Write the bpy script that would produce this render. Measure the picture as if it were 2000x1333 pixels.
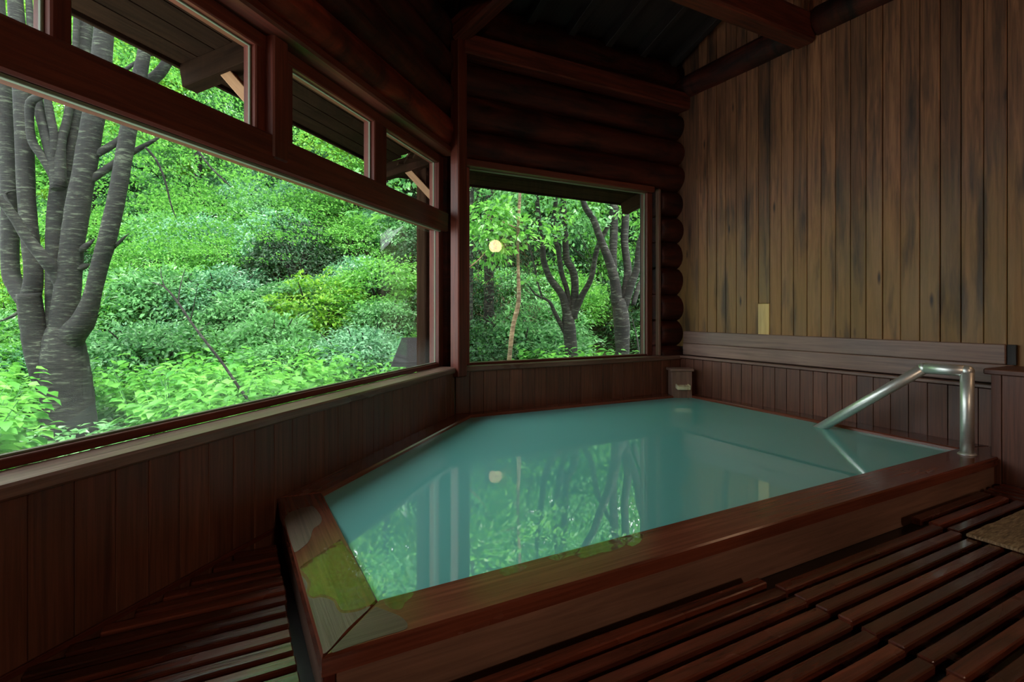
import bpy, math, random
import numpy as np
from mathutils import Vector, Matrix, Quaternion

for o in list(bpy.data.objects):
    bpy.data.objects.remove(o)
scene = bpy.context.scene
COL = scene.collection
rng = np.random.default_rng(7)
random.seed(7)

# ------------------------------------------------------------------ camera
FPX, CX, CY = 1031.0, 1000.0, 610.0
YAW = math.radians(45 - 16.57)
ZC = 1.07
FW = np.array([math.sin(YAW), math.cos(YAW)])
RT = np.array([math.cos(YAW), -math.sin(YAW)])
cam_d = bpy.data.cameras.new('camera')
cam = bpy.data.objects.new('camera', cam_d)
COL.objects.link(cam)
cam.location = (0, 0, ZC)
cam.rotation_euler = (math.radians(90), 0, -YAW)
cam_d.sensor_width = 36.0
cam_d.lens = 36.0 * FPX / 2000.0
cam_d.shift_y = -(666.5 - CY) / 2000.0
cam_d.clip_start = 0.02
cam_d.clip_end = 300
scene.camera = cam

# ------------------------------------------------------------------ world, light, exposure
world = bpy.data.worlds.new('overcast_sky')
scene.world = world
world.use_nodes = True
bg = world.node_tree.nodes['Background']
bg.inputs[0].default_value = (0.93, 0.98, 1.0, 1)
bg.inputs[1].default_value = 2.8

sun_d = bpy.data.lights.new('sun', 'SUN')
sun_d.energy = 5.0
sun_d.angle = math.radians(20)
sun_d.color = (1.0, 0.97, 0.9)
sun = bpy.data.objects.new('sun', sun_d)
COL.objects.link(sun)
sun.rotation_euler = (math.radians(20), 0, math.radians(25))

scene.view_settings.view_transform = 'Standard'
scene.view_settings.look = 'None'
scene.view_settings.exposure = 0.7
scene.view_settings.gamma = 1.0
scene.view_settings.use_curve_mapping = False
scene.cycles.use_denoising = True
scene.cycles.max_bounces = 10
scene.cycles.diffuse_bounces = 6
scene.cycles.transparent_max_bounces = 16
scene.cycles.caustics_reflective = False
scene.cycles.caustics_refractive = False
scene.cycles.sample_clamp_indirect = 3.0


# ------------------------------------------------------------------ projection helpers (real points from sight lines)
def ray(px, py):
    d = FW + RT * (px - CX) / FPX
    return np.array([d[0], d[1], -(py - CY) / FPX])


def at(px, py, depth):
    p = ray(px, py) * depth
    return Vector((p[0], p[1], p[2] + ZC))


def on_y(px, py, y):
    r = ray(px, py)
    p = r * y / r[1]
    return Vector((p[0], p[1], p[2] + ZC))


def on_x(px, py, x):
    r = ray(px, py)
    p = r * x / r[0]
    return Vector((p[0], p[1], p[2] + ZC))


def on_c(px, py, c):
    r = ray(px, py)
    p = r * c / (r[1] - r[0])
    return Vector((p[0], p[1], p[2] + ZC))


def on_z(px, py, z):
    r = ray(px, py)
    p = r * (z - ZC) / r[2]
    return Vector((p[0], p[1], z))


def lateral(p):
    d = p[0] * FW[0] + p[1] * FW[1]
    s = p[0] * RT[0] + p[1] * RT[1]
    return CX + FPX * s / max(d, 0.01), d


# ------------------------------------------------------------------ node helpers
def new_mat(name):
    m = bpy.data.materials.new(name)
    m.use_nodes = True
    nt = m.node_tree
    nt.nodes.clear()
    out = nt.nodes.new('ShaderNodeOutputMaterial')
    return m, nt, out


def N(nt, kind, **kw):
    n = nt.nodes.new(kind)
    for k, v in kw.items():
        setattr(n, k, v)
    return n


def ramp(nt, stops):
    r = N(nt, 'ShaderNodeValToRGB')
    e = r.color_ramp.elements
    while len(e) > 1:
        e.remove(e[-1])
    e[0].position, e[0].color = stops[0][0], (*stops[0][1], 1)
    for p, c in stops[1:]:
        x = e.new(p)
        x.color = (*c, 1)
    return r


def srgb(r, g, b):
    f = lambda v: ((v / 255 + 0.055) / 1.055) ** 2.4 if v > 10 else v / 255 / 12.92
    return (f(r), f(g), f(b))


def wood(name, dark, light, rough=0.45, rough_var=0.2, grain=28, spec=0.5, bump=0.25, per_obj=0.45, stain=None, knots=False,
         stain_scale=1.2, coat=0.0, zmask=None, stain_amt=0.6):
    """Boards have their long axis along local X; each object shifts the grain by its own random value."""
    m, nt, out = new_mat(name)
    L = nt.links
    tc = N(nt, 'ShaderNodeTexCoord')
    oi = N(nt, 'ShaderNodeObjectInfo')
    mul = N(nt, 'ShaderNodeVectorMath', operation='SCALE')
    comb = N(nt, 'ShaderNodeCombineXYZ')
    L.new(oi.outputs['Random'], comb.inputs[0])
    L.new(oi.outputs['Random'], comb.inputs[1])
    L.new(oi.outputs['Random'], comb.inputs[2])
    L.new(comb.outputs[0], mul.inputs[0])
    mul.inputs['Scale'].default_value = 37.0
    add = N(nt, 'ShaderNodeVectorMath', operation='ADD')
    L.new(tc.outputs['Object'], add.inputs[0])
    L.new(mul.outputs[0], add.inputs[1])
    mp = N(nt, 'ShaderNodeMapping')
    mp.inputs['Scale'].default_value = (1.3, grain, grain)
    L.new(add.outputs[0], mp.inputs[0])
    n1 = N(nt, 'ShaderNodeTexNoise')
    n1.inputs['Scale'].default_value = 1.6
    n1.inputs['Detail'].default_value = 8
    n1.inputs['Roughness'].default_value = 0.62
    n1.inputs['Distortion'].default_value = 0.6
    L.new(mp.outputs[0], n1.inputs['Vector'])
    r1 = ramp(nt, [(0.28, dark), (0.72, light)])
    L.new(n1.outputs['Fac'], r1.inputs[0])
    # broad weathering
    n2 = N(nt, 'ShaderNodeTexNoise')
    n2.inputs['Scale'].default_value = stain_scale
    n2.inputs['Detail'].default_value = 4
    mp2 = N(nt, 'ShaderNodeMapping')
    mp2.inputs['Scale'].default_value = (1.0, 2.5, 2.5)
    L.new(add.outputs[0], mp2.inputs[0])
    L.new(mp2.outputs[0], n2.inputs['Vector'])
    hsv = N(nt, 'ShaderNodeHueSaturation')
    mr = N(nt, 'ShaderNodeMapRange')
    mr.inputs[3].default_value = 1 - per_obj
    mr.inputs[4].default_value = 1 + per_obj
    L.new(oi.outputs['Random'], mr.inputs[0])
    mr2 = N(nt, 'ShaderNodeMapRange')
    mr2.inputs[1].default_value = 0.3
    mr2.inputs[2].default_value = 0.7
    mr2.inputs[3].default_value = 0.75
    mr2.inputs[4].default_value = 1.2
    L.new(n2.outputs['Fac'], mr2.inputs[0])
    mm = N(nt, 'ShaderNodeMath', operation='MULTIPLY')
    L.new(mr.outputs[0], mm.inputs[0])
    L.new(mr2.outputs[0], mm.inputs[1])
    L.new(mm.outputs[0], hsv.inputs['Value'])
    L.new(r1.outputs[0], hsv.inputs['Color'])
    col = hsv.outputs[0]
    if stain:
        # patches with their own colour (moss, mineral, old varnish): world-scale noise
        geo = N(nt, 'ShaderNodeNewGeometry')
        mp3 = N(nt, 'ShaderNodeMapping')
        mp3.inputs['Scale'].default_value = (1.0, 3.5, 0.8)
        L.new(geo.outputs['Position'], mp3.inputs[0])
        n3 = N(nt, 'ShaderNodeTexNoise')
        n3.inputs['Scale'].default_value = 1.3
        n3.inputs['Detail'].default_value = 6
        n3.inputs['Roughness'].default_value = 0.65
        L.new(mp3.outputs[0], n3.inputs['Vector'])
        r3 = ramp(nt, [(0.50, (0, 0, 0)), (0.66, (1, 1, 1))])
        L.new(n3.outputs['Fac'], r3.inputs[0])
        mx = N(nt, 'ShaderNodeMixRGB', blend_type='MIX')
        ms = N(nt, 'ShaderNodeMath', operation='MULTIPLY')
        ms.inputs[1].default_value = stain_amt
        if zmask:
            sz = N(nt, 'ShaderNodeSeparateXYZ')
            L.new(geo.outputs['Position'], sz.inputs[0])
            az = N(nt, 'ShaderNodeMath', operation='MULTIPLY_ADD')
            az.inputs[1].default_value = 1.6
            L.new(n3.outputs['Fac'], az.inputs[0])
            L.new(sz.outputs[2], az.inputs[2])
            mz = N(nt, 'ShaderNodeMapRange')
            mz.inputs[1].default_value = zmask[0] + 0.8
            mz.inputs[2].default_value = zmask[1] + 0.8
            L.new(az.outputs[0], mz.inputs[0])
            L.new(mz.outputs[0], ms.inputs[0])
        else:
            L.new(r3.outputs[0], ms.inputs[0])
        L.new(ms.outputs[0], mx.inputs[0])
        L.new(col, mx.inputs[1])
        mx.inputs[2].default_value = (*stain[0], 1)
        col = mx.outputs[0]
        if len(stain) > 1:
            n4 = N(nt, 'ShaderNodeTexNoise')
            n4.inputs['Scale'].default_value = 1.9
            n4.inputs['Detail'].default_value = 5
            mp4 = N(nt, 'ShaderNodeMapping')
            mp4.inputs['Location'].default_value = (5, 3, 1)
            mp4.inputs['Scale'].default_value = (1.0, 5.0, 0.7)
            L.new(geo.outputs['Position'], mp4.inputs[0])
            L.new(mp4.outputs[0], n4.inputs['Vector'])
            r4 = ramp(nt, [(0.52, (0, 0, 0)), (0.68, (1, 1, 1))])
            L.new(n4.outputs['Fac'], r4.inputs[0])
            mx2 = N(nt, 'ShaderNodeMixRGB', blend_type='MIX')
            ms2 = N(nt, 'ShaderNodeMath', operation='MULTIPLY')
            ms2.inputs[1].default_value = 0.75
            L.new(r4.outputs[0], ms2.inputs[0])
            L.new(ms2.outputs[0], mx2.inputs[0])
            L.new(col, mx2.inputs[1])
            mx2.inputs[2].default_value = (*stain[1], 1)
            col = mx2.outputs[0]
    if knots:
        vor = N(nt, 'ShaderNodeTexVoronoi')
        vor.inputs['Scale'].default_value = 1.0
        mp5 = N(nt, 'ShaderNodeMapping')
        mp5.inputs['Scale'].default_value = (1.7, 7.0, 2.0)
        L.new(add.outputs[0], mp5.inputs[0])
        L.new(mp5.outputs[0], vor.inputs['Vector'])
        r5 = ramp(nt, [(0.035, (0.16, 0.12, 0.1)), (0.11, (1, 1, 1))])
        L.new(vor.outputs['Distance'], r5.inputs[0])
        mk = N(nt, 'ShaderNodeMixRGB', blend_type='MULTIPLY')
        mk.inputs[0].default_value = 1.0
        L.new(col, mk.inputs[1])
        L.new(r5.outputs[0], mk.inputs[2])
        col = mk.outputs[0]
    p = N(nt, 'ShaderNodeBsdfPrincipled')
    L.new(col, p.inputs['Base Color'])
    mr3 = N(nt, 'ShaderNodeMapRange')
    mr3.inputs[1].default_value = 0.3
    mr3.inputs[2].default_value = 0.7
    mr3.inputs[3].default_value = max(0.03, rough - rough_var)
    mr3.inputs[4].default_value = rough + rough_var
    L.new(n2.outputs['Fac'], mr3.inputs[0])
    L.new(mr3.outputs[0], p.inputs['Roughness'])
    p.inputs['Specular IOR Level'].default_value = spec
    p.inputs['Coat Weight'].default_value = coat
    p.inputs['Coat Roughness'].default_value = 0.08
    b = N(nt, 'ShaderNodeBump')
    b.inputs['Strength'].default_value = bump
    b.inputs['Distance'].default_value = 0.01
    L.new(n1.outputs['Fac'], b.inputs['Height'])
    L.new(b.outputs[0], p.inputs['Normal'])
    L.new(p.outputs[0], out.inputs[0])
    return m


def plain(name, col, rough=0.5, metal=0.0, noise=0.0, scale=20.0, bump=0.0, spec=0.5):
    m, nt, out = new_mat(name)
    L = nt.links
    p = N(nt, 'ShaderNodeBsdfPrincipled')
    p.inputs['Roughness'].default_value = rough
    p.inputs['Metallic'].default_value = metal
    p.inputs['Specular IOR Level'].default_value = spec
    tc = N(nt, 'ShaderNodeTexCoord')
    n1 = N(nt, 'ShaderNodeTexNoise')
    n1.inputs['Scale'].default_value = scale
    n1.inputs['Detail'].default_value = 6
    L.new(tc.outputs['Object'], n1.inputs['Vector'])
    lo = tuple(max(0, c * (1 - noise)) for c in col)
    hi = tuple(min(1, c * (1 + noise)) for c in col)
    r = ramp(nt, [(0.3, lo), (0.7, hi)])
    L.new(n1.outputs['Fac'], r.inputs[0])
    L.new(r.outputs[0], p.inputs['Base Color'])
    if bump:
        b = N(nt, 'ShaderNodeBump')
        b.inputs['Strength'].default_value = bump
        b.inputs['Distance'].default_value = 0.01
        L.new(n1.outputs['Fac'], b.inputs['Height'])
        L.new(b.outputs[0], p.inputs['Normal'])
    L.new(p.outputs[0], out.inputs[0])
    return m


def leaf_mat(name, dark, light, transl=0.4, rough=0.38):
    m, nt, out = new_mat(name)
    L = nt.links
    g = N(nt, 'ShaderNodeNewGeometry')
    oi = N(nt, 'ShaderNodeObjectInfo')
    ad = N(nt, 'ShaderNodeMath', operation='MULTIPLY_ADD')
    ad.inputs[1].default_value = 0.75
    L.new(g.outputs['Random Per Island'], ad.inputs[0])
    m3 = N(nt, 'ShaderNodeMath', operation='MULTIPLY')
    m3.inputs[1].default_value = 0.25
    L.new(oi.outputs['Random'], m3.inputs[0])
    L.new(m3.outputs[0], ad.inputs[2])
    mid = tuple((a + b) / 2 for a, b in zip(dark, light))
    r = ramp(nt, [(0.0, dark), (0.5, mid), (0.9, light), (1.0, tuple(min(1, c * 1.25) for c in light))])
    L.new(ad.outputs[0], r.inputs[0])
    d = N(nt, 'ShaderNodeBsdfPrincipled')
    L.new(r.outputs[0], d.inputs['Base Color'])
    d.inputs['Roughness'].default_value = rough
    d.inputs['Specular IOR Level'].default_value = 0.6
    t = N(nt, 'ShaderNodeBsdfTranslucent')
    hs = N(nt, 'ShaderNodeHueSaturation')
    hs.inputs['Hue'].default_value = 0.492
    hs.inputs['Value'].default_value = 1.25
    L.new(r.outputs[0], hs.inputs['Color'])
    L.new(hs.outputs[0], t.inputs['Color'])
    mx = N(nt, 'ShaderNodeMixShader')
    mx.inputs[0].default_value = transl
    L.new(d.outputs[0], mx.inputs[1])
    L.new(t.outputs[0], mx.inputs[2])
    L.new(mx.outputs[0], out.inputs[0])
    return m


def schlick(nt, r0):
    lw = N(nt, 'ShaderNodeLayerWeight')
    lw.inputs['Blend'].default_value = 0.5
    pw = N(nt, 'ShaderNodeMath', operation='POWER')
    pw.inputs[1].default_value = 5.0
    nt.links.new(lw.outputs['Facing'], pw.inputs[0])
    ma = N(nt, 'ShaderNodeMath', operation='MULTIPLY_ADD')
    ma.inputs[1].default_value = 1 - r0
    ma.inputs[2].default_value = r0
    nt.links.new(pw.outputs[0], ma.inputs[0])
    return ma


def glass_mat(name, fog_h=0.0, fog_amt=0.0, dirt=0.02):
    """Thin window glass: clear with mirror reflection by Fresnel; condensation near the lower edge is a light scattering film."""
    m, nt, out = new_mat(name)
    L = nt.links
    fr = schlick(nt, 0.04)
    tr = N(nt, 'ShaderNodeBsdfTransparent')
    tr.inputs[0].default_value = (0.97, 0.985, 0.975, 1)
    gl = N(nt, 'ShaderNodeBsdfGlossy')
    gl.inputs['Roughness'].default_value = 0.0
    mx = N(nt, 'ShaderNodeMixShader')
    L.new(fr.outputs[0], mx.inputs[0])
    L.new(tr.outputs[0], mx.inputs[1])
    L.new(gl.outputs[0], mx.inputs[2])
    tl = N(nt, 'ShaderNodeBsdfTranslucent')
    tl.inputs[0].default_value = (0.9, 0.93, 0.92, 1)
    mf = N(nt, 'ShaderNodeMixShader')
    tc = N(nt, 'ShaderNodeTexCoord')
    n1 = N(nt, 'ShaderNodeTexNoise')
    n1.inputs['Scale'].default_value = 6
    n1.inputs['Detail'].default_value = 5
    L.new(tc.outputs['Object'], n1.inputs['Vector'])
    sp = N(nt, 'ShaderNodeSeparateXYZ')
    L.new(tc.outputs['Object'], sp.inputs[0])
    mr = N(nt, 'ShaderNodeMapRange')
    mr.interpolation_type = 'SMOOTHSTEP'
    mr.inputs[1].default_value = 0.0
    mr.inputs[2].default_value = max(fog_h, 0.01)
    mr.inputs[3].default_value = fog_amt
    mr.inputs[4].default_value = 0.0
    L.new(sp.outputs[2], mr.inputs[0])
    ml = N(nt, 'ShaderNodeMath', operation='MULTIPLY_ADD')
    ml.inputs[2].default_value = dirt
    mr0 = N(nt, 'ShaderNodeMapRange')
    mr0.inputs[3].default_value = 0.6
    mr0.inputs[4].default_value = 1.3
    L.new(n1.outputs['Fac'], mr0.inputs[0])
    L.new(mr.outputs[0], ml.inputs[0])
    L.new(mr0.outputs[0], ml.inputs[1])
    L.new(ml.outputs[0], mf.inputs[0])
    L.new(mx.outputs[0], mf.inputs[1])
    L.new(tl.outputs[0], mf.inputs[2])
    L.new(mf.outputs[0], out.inputs[0])
    return m


def film_mat(name):
    m, nt, out = new_mat(name)
    L = nt.links
    fr = schlick(nt, 0.02)
    tr = N(nt, 'ShaderNodeBsdfTransparent')
    tr.inputs[0].default_value = (0.94, 0.91, 0.86, 1)
    gl = N(nt, 'ShaderNodeBsdfGlossy')
    gl.inputs['Roughness'].default_value = 0.03
    tc = N(nt, 'ShaderNodeTexCoord')
    n1 = N(nt, 'ShaderNodeTexNoise')
    n1.inputs['Scale'].default_value = 9
    L.new(tc.outputs['Object'], n1.inputs['Vector'])
    b = N(nt, 'ShaderNodeBump')
    b.inputs['Strength'].default_value = 0.15
    b.inputs['Distance'].default_value = 0.01
    L.new(n1.outputs['Fac'], b.inputs['Height'])
    L.new(b.outputs[0], gl.inputs['Normal'])
    mx = N(nt, 'ShaderNodeMixShader')
    L.new(fr.outputs[0], mx.inputs[0])
    L.new(tr.outputs[0], mx.inputs[1])
    L.new(gl.outputs[0], mx.inputs[2])
    L.new(mx.outputs[0], out.inputs[0])
    return m


M = {}
M['wainscot'] = wood('wainscot_wood', srgb(70, 39, 28), srgb(120, 72, 53), rough=0.5, rough_var=0.1, grain=40, per_obj=0.14, bump=0.1)
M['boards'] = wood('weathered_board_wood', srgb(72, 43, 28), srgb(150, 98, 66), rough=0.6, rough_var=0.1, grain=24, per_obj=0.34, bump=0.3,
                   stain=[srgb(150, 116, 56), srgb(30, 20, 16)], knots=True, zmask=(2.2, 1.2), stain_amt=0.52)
M['pale'] = wood('pale_patch_wood', srgb(206, 164, 96), srgb(240, 208, 136), rough=0.6, grain=30, per_obj=0.05)
M['greyboard'] = wood('grey_brown_bench_wood', srgb(104, 78, 69), srgb(150, 118, 104), rough=0.5, rough_var=0.1, grain=30, per_obj=0.12, bump=0.12)
M['frame'] = wood('red_frame_wood', srgb(68, 29, 21), srgb(114, 53, 38), rough=0.5, rough_var=0.1, spec=0.35, grain=34, per_obj=0.15, bump=0.12)
M['sill'] = wood('grey_sill_wood', srgb(86, 58, 49), srgb(138, 106, 93), rough=0.35, rough_var=0.12, grain=34, per_obj=0.1, bump=0.12)
M['log'] = wood('stained_log_wood', srgb(8, 5, 4), srgb(84, 34, 21), rough=0.68, rough_var=0.12, grain=7, per_obj=0.25, bump=1.0, stain=[srgb(10, 7, 6)], stain_amt=0.9, spec=0.25)
M['log_lit'] = wood('lit_red_log_wood', srgb(30, 12, 8), srgb(150, 58, 36), rough=0.62, rough_var=0.12, grain=7, per_obj=0.1, bump=1.0, stain=[srgb(22, 11, 8)], stain_amt=0.8, spec=0.3)  # brighter, redder log wood: the lit look of the lowest log is painted in
M['beam'] = wood('red_beam_wood', srgb(36, 16, 11), srgb(104, 45, 30), spec=0.3, rough=0.55, rough_var=0.12, grain=20, per_obj=0.15, bump=0.3)
M['ceil'] = wood('dark_ceiling_wood', srgb(18, 13, 11), srgb(38, 27, 22), rough=0.7, grain=25, per_obj=0.2)
M['rim'] = wood('wet_rim_wood', srgb(92, 47, 34), srgb(136, 74, 55), rough=0.2, rough_var=0.1, grain=40, per_obj=0.06, bump=0.06)
M['rimdry'] = wood('pale_dry_rim_wood', srgb(88, 66, 54), srgb(126, 104, 90), rough=0.36, rough_var=0.08, grain=70, per_obj=0.03, bump=0.2)
M['fascia'] = wood('bath_side_wood', srgb(112, 82, 69), srgb(150, 114, 97), rough=0.5, rough_var=0.1, grain=30, per_obj=0.08, bump=0.1)
M['slat'] = wood('wet_slat_wood', srgb(44, 22, 16), srgb(122, 60, 42), rough=0.26, rough_var=0.14, grain=20, per_obj=0.4, bump=0.25, coat=0.4)
M['eave'] = wood('eave_wood', srgb(26, 18, 12), srgb(48, 33, 22), rough=0.9, spec=0.03, grain=18, per_obj=0.15)
M['brace'] = wood('pale_brace_wood', srgb(130, 92, 58), srgb(170, 130, 88), rough=0.6, grain=18, per_obj=0.1)
M['spout'] = wood('pale_wet_spout_wood', srgb(214, 204, 160), srgb(240, 234, 200), rough=0.35, grain=40, per_obj=0.03)
M['floor'] = plain('dark_wet_concrete', srgb(34, 34, 34), rough=0.3, noise=0.35, scale=6, bump=0.2)
M['steel'] = plain('brushed_steel', srgb(225, 228, 224), rough=0.38, metal=0.75, noise=0.04, scale=60)
M['black'] = plain('dark_box_paint', srgb(14, 18, 19), rough=0.5, noise=0.1)
M['glass'] = glass_mat('window_glass', fog_h=0.28, fog_amt=0.012, dirt=0.0)
M['glass_back'] = glass_mat('back_window_glass', fog_h=0.2, fog_amt=0.006, dirt=0.0)
M['glass_up'] = glass_mat('upper_window_glass', fog_h=0.1, fog_amt=0.004, dirt=0.0)
M['film'] = film_mat('thin_water_film')
M['seal'] = plain('glazing_bead', srgb(120, 130, 110), rough=0.5)
M['bark'] = None
M['ground'] = plain('forest_soil', srgb(62, 64, 34), rough=0.95, noise=0.5, scale=1.5, bump=0.4)
M['leaf_bright'] = leaf_mat('maple_leaf', srgb(38, 112, 40), srgb(136, 204, 92), 0.45)
M['leaf_mid'] = leaf_mat('shrub_leaf', srgb(36, 100, 52), srgb(142, 204, 132), 0.35)
M['leaf_blue'] = leaf_mat('blue_green_leaf', srgb(38, 102, 68), srgb(154, 210, 164), 0.3)
M['leaf_dark'] = leaf_mat('evergreen_leaf', srgb(16, 46, 28), srgb(52, 104, 54), 0.2, 0.6)
M['leaf_lime'] = leaf_mat('lime_leaf', srgb(74, 144, 38), srgb(166, 208, 80), 0.45)
M['leaf_low'] = leaf_mat('undergrowth_leaf', srgb(42, 122, 40), srgb(132, 204, 92), 0.4)
M['leaf_brown'] = leaf_mat('dry_brown_leaf', srgb(70, 52, 40), srgb(120, 96, 70), 0.2)


def bark_mat(name, c0, c1, lichen):
    m, nt, out = new_mat(name)
    L = nt.links
    tc = N(nt, 'ShaderNodeTexCoord')
    mp = N(nt, 'ShaderNodeMapping')
    mp.inputs['Scale'].default_value = (5, 5, 26)
    L.new(tc.outputs['Object'], mp.inputs[0])
    n1 = N(nt, 'ShaderNodeTexNoise')
    n1.inputs['Scale'].default_value = 1.6
    n1.inputs['Detail'].default_value = 7
    n1.inputs['Roughness'].default_value = 0.65
    L.new(mp.outputs[0], n1.inputs['Vector'])
    r = ramp(nt, [(0.36, c0), (0.54, c1), (0.68, lichen)])
    L.new(n1.outputs['Fac'], r.inputs[0])
    n2 = N(nt, 'ShaderNodeTexNoise')
    n2.inputs['Scale'].default_value = 4
    L.new(tc.outputs['Object'], n2.inputs['Vector'])
    mxc = N(nt, 'ShaderNodeMixRGB', blend_type='MULTIPLY')
    mxc.inputs[0].default_value = 0.7
    r2 = ramp(nt, [(0.38, (0.3, 0.36, 0.3)), (0.62, (1.15, 1.15, 1.1))])
    L.new(n2.outputs['Fac'], r2.inputs[0])
    L.new(r.outputs[0], mxc.inputs[1])
    L.new(r2.outputs[0], mxc.inputs[2])
    p = N(nt, 'ShaderNodeBsdfPrincipled')
    p.inputs['Roughness'].default_value = 0.85
    L.new(mxc.outputs[0], p.inputs['Base Color'])
    b = N(nt, 'ShaderNodeBump')
    b.inputs['Strength'].default_value = 0.5
    b.inputs['Distance'].default_value = 0.02
    L.new(n1.outputs['Fac'], b.inputs['Height'])
    L.new(b.outputs[0], p.inputs['Normal'])
    L.new(p.outputs[0], out.inputs[0])
    return m


M['bark'] = bark_mat('grey_bark', srgb(9, 10, 8), srgb(28, 31, 25), srgb(84, 92, 76))
M['bark_dark'] = bark_mat('dark_bark', srgb(15, 14, 13), srgb(40, 38, 34), srgb(108, 112, 100))
M['bark_pale'] = bark_mat('pale_bark', srgb(110, 86, 66), srgb(160, 132, 104), srgb(190, 175, 150))


def water_mat():
    m, nt, out = new_mat('milky_spring_water')
    L = nt.links
    p = N(nt, 'ShaderNodeBsdfPrincipled')
    p.inputs['Base Color'].default_value = (*srgb(130, 216, 212), 1)
    p.inputs['Roughness'].default_value = 0.015
    p.inputs['IOR'].default_value = 3.3
    p.inputs['Specular IOR Level'].default_value = 0.5
    geo = N(nt, 'ShaderNodeNewGeometry')
    n1 = N(nt, 'ShaderNodeTexNoise')
    n1.inputs['Scale'].default_value = 5.0
    n1.inputs['Detail'].default_value = 3
    L.new(geo.outputs['Position'], n1.inputs['Vector'])
    b = N(nt, 'ShaderNodeBump')
    b.inputs['Strength'].default_value = 0.014
    b.inputs['Distance'].default_value = 0.012
    L.new(n1.outputs['Fac'], b.inputs['Height'])
    L.new(b.outputs[0], p.inputs['Normal'])
    L.new(p.outputs[0], out.inputs[0])
    return m


M['water'] = water_mat()


# ------------------------------------------------------------------ object helpers
def tag(o, label=None, cat=None, group=None, kind=None):
    if label:
        o['label'] = label
    if cat:
        o['category'] = cat
    if group:
        o['group'] = group
    if kind:
        o['kind'] = kind
    return o


def empty(name, loc=(0, 0, 0)):
    o = bpy.data.objects.new(name, None)
    o.location = loc
    o.empty_display_size = 0.1
    COL.objects.link(o)
    return o


def thing(name, label, cat, loc=(0, 0, 0), group=None):
    return tag(empty(name, loc), label, cat, group)


def struct(name, label=None, loc=(0, 0, 0)):
    return tag(empty(name, loc), label, None, None, 'structure')


def world_of(o):
    m = Matrix.LocRotScale(o.location, o.rotation_euler, o.scale)
    if o.parent:
        return world_of(o.parent) @ o.matrix_parent_inverse @ m
    return m


def link(name, mesh, mat, parent=None, mtx=None):
    o = bpy.data.objects.new(name, mesh)
    if mat is not None and not mesh.materials:
        mesh.materials.append(mat)
    COL.objects.link(o)
    if mtx is not None:
        l, q, s = mtx.decompose()
        o.location, o.rotation_euler, o.scale = l, q.to_euler(), s
    if parent is not None:
        o.parent = parent
        o.matrix_parent_inverse = world_of(parent).inverted()
    return o


def mesh_np(name, verts, faces, smooth=False):
    """faces: (n,k) int array"""
    me = bpy.data.meshes.new(name)
    v = np.asarray(verts, dtype=np.float32)
    f = np.asarray(faces, dtype=np.int32)
    k = f.shape[1]
    me.vertices.add(len(v))
    me.vertices.foreach_set('co', v.ravel())
    me.loops.add(f.size)
    me.loops.foreach_set('vertex_index', f.ravel())
    me.polygons.add(len(f))
    me.polygons.foreach_set('loop_start', np.arange(0, f.size, k, dtype=np.int32))
    try:
        me.polygons.foreach_set('loop_total', np.full(len(f), k, dtype=np.int32))
    except Exception:
        pass
    me.polygons.foreach_set('use_smooth', np.full(len(f), smooth, dtype=bool))
    me.update(calc_edges=True)
    return me


def box_mesh(l, w, h, ch=0.004):
    """chamfered box centred on the origin, long axis X"""
    a, b, c = l / 2, w / 2, h / 2
    ch = min(ch, a * 0.4, b * 0.4, c * 0.4)
    V, F = [], []
    idx = {}
    for sx in (-1, 1):
        for sy in (-1, 1):
            for sz in (-1, 1):
                idx[(sx, sy, sz, 0)] = len(V); V.append((sx * a, sy * (b - ch), sz * (c - ch)))
                idx[(sx, sy, sz, 1)] = len(V); V.append((sx * (a - ch), sy * b, sz * (c - ch)))
                idx[(sx, sy, sz, 2)] = len(V); V.append((sx * (a - ch), sy * (b - ch), sz * c))
    def q(*k):
        F.append([idx[i] for i in k])
    for s in (-1, 1):
        r = (lambda L: L) if s > 0 else (lambda L: L[::-1])
        F.append(r([idx[(s, -1, -1, 0)], idx[(s, 1, -1, 0)], idx[(s, 1, 1, 0)], idx[(s, -1, 1, 0)]]))
        F.append(r([idx[(1, s, -1, 1)], idx[(-1, s, -1, 1)], idx[(-1, s, 1, 1)], idx[(1, s, 1, 1)]]))
        F.append(r([idx[(-1, -1, s, 2)], idx[(1, -1, s, 2)], idx[(1, 1, s, 2)], idx[(-1, 1, s, 2)]]))
    for s in (-1, 1):
        for t in (-1, 1):
            r = (lambda L: L) if s * t > 0 else (lambda L: L[::-1])
            F.append(r([idx[(-1, s, t, 1)], idx[(-1, s, t, 2)], idx[(1, s, t, 2)], idx[(1, s, t, 1)]][::-1]))
            F.append(r([idx[(s, -1, t, 0)], idx[(s, 1, t, 0)], idx[(s, 1, t, 2)], idx[(s, -1, t, 2)]]))
            F.append(r([idx[(s, t, -1, 1)], idx[(s, t, 1, 1)], idx[(s, t, 1, 0)], idx[(s, t, -1, 0)]]))
    for sx in (-1, 1):
        for sy in (-1, 1):
            for sz in (-1, 1):
                t = [idx[(sx, sy, sz, 0)], idx[(sx, sy, sz, 1)], idx[(sx, sy, sz, 2)]]
                F.append(t if sx * sy * sz > 0 else t[::-1])
    me = bpy.data.meshes.new('board')
    me.from_pydata(V, [], F)
    me.update()
    return me


_boxes = {}


def axes(p0, p1, up=(0, 0, 1)):
    x = (Vector(p1) - Vector(p0)).normalized()
    u = Vector(up)
    if abs(x.dot(u)) > 0.98:
        u = Vector((0, 1, 0)) if abs(x.y) < 0.9 else Vector((1, 0, 0))
    y = u.cross(x).normalized()
    z = x.cross(y)
    return x, y, z


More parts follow.
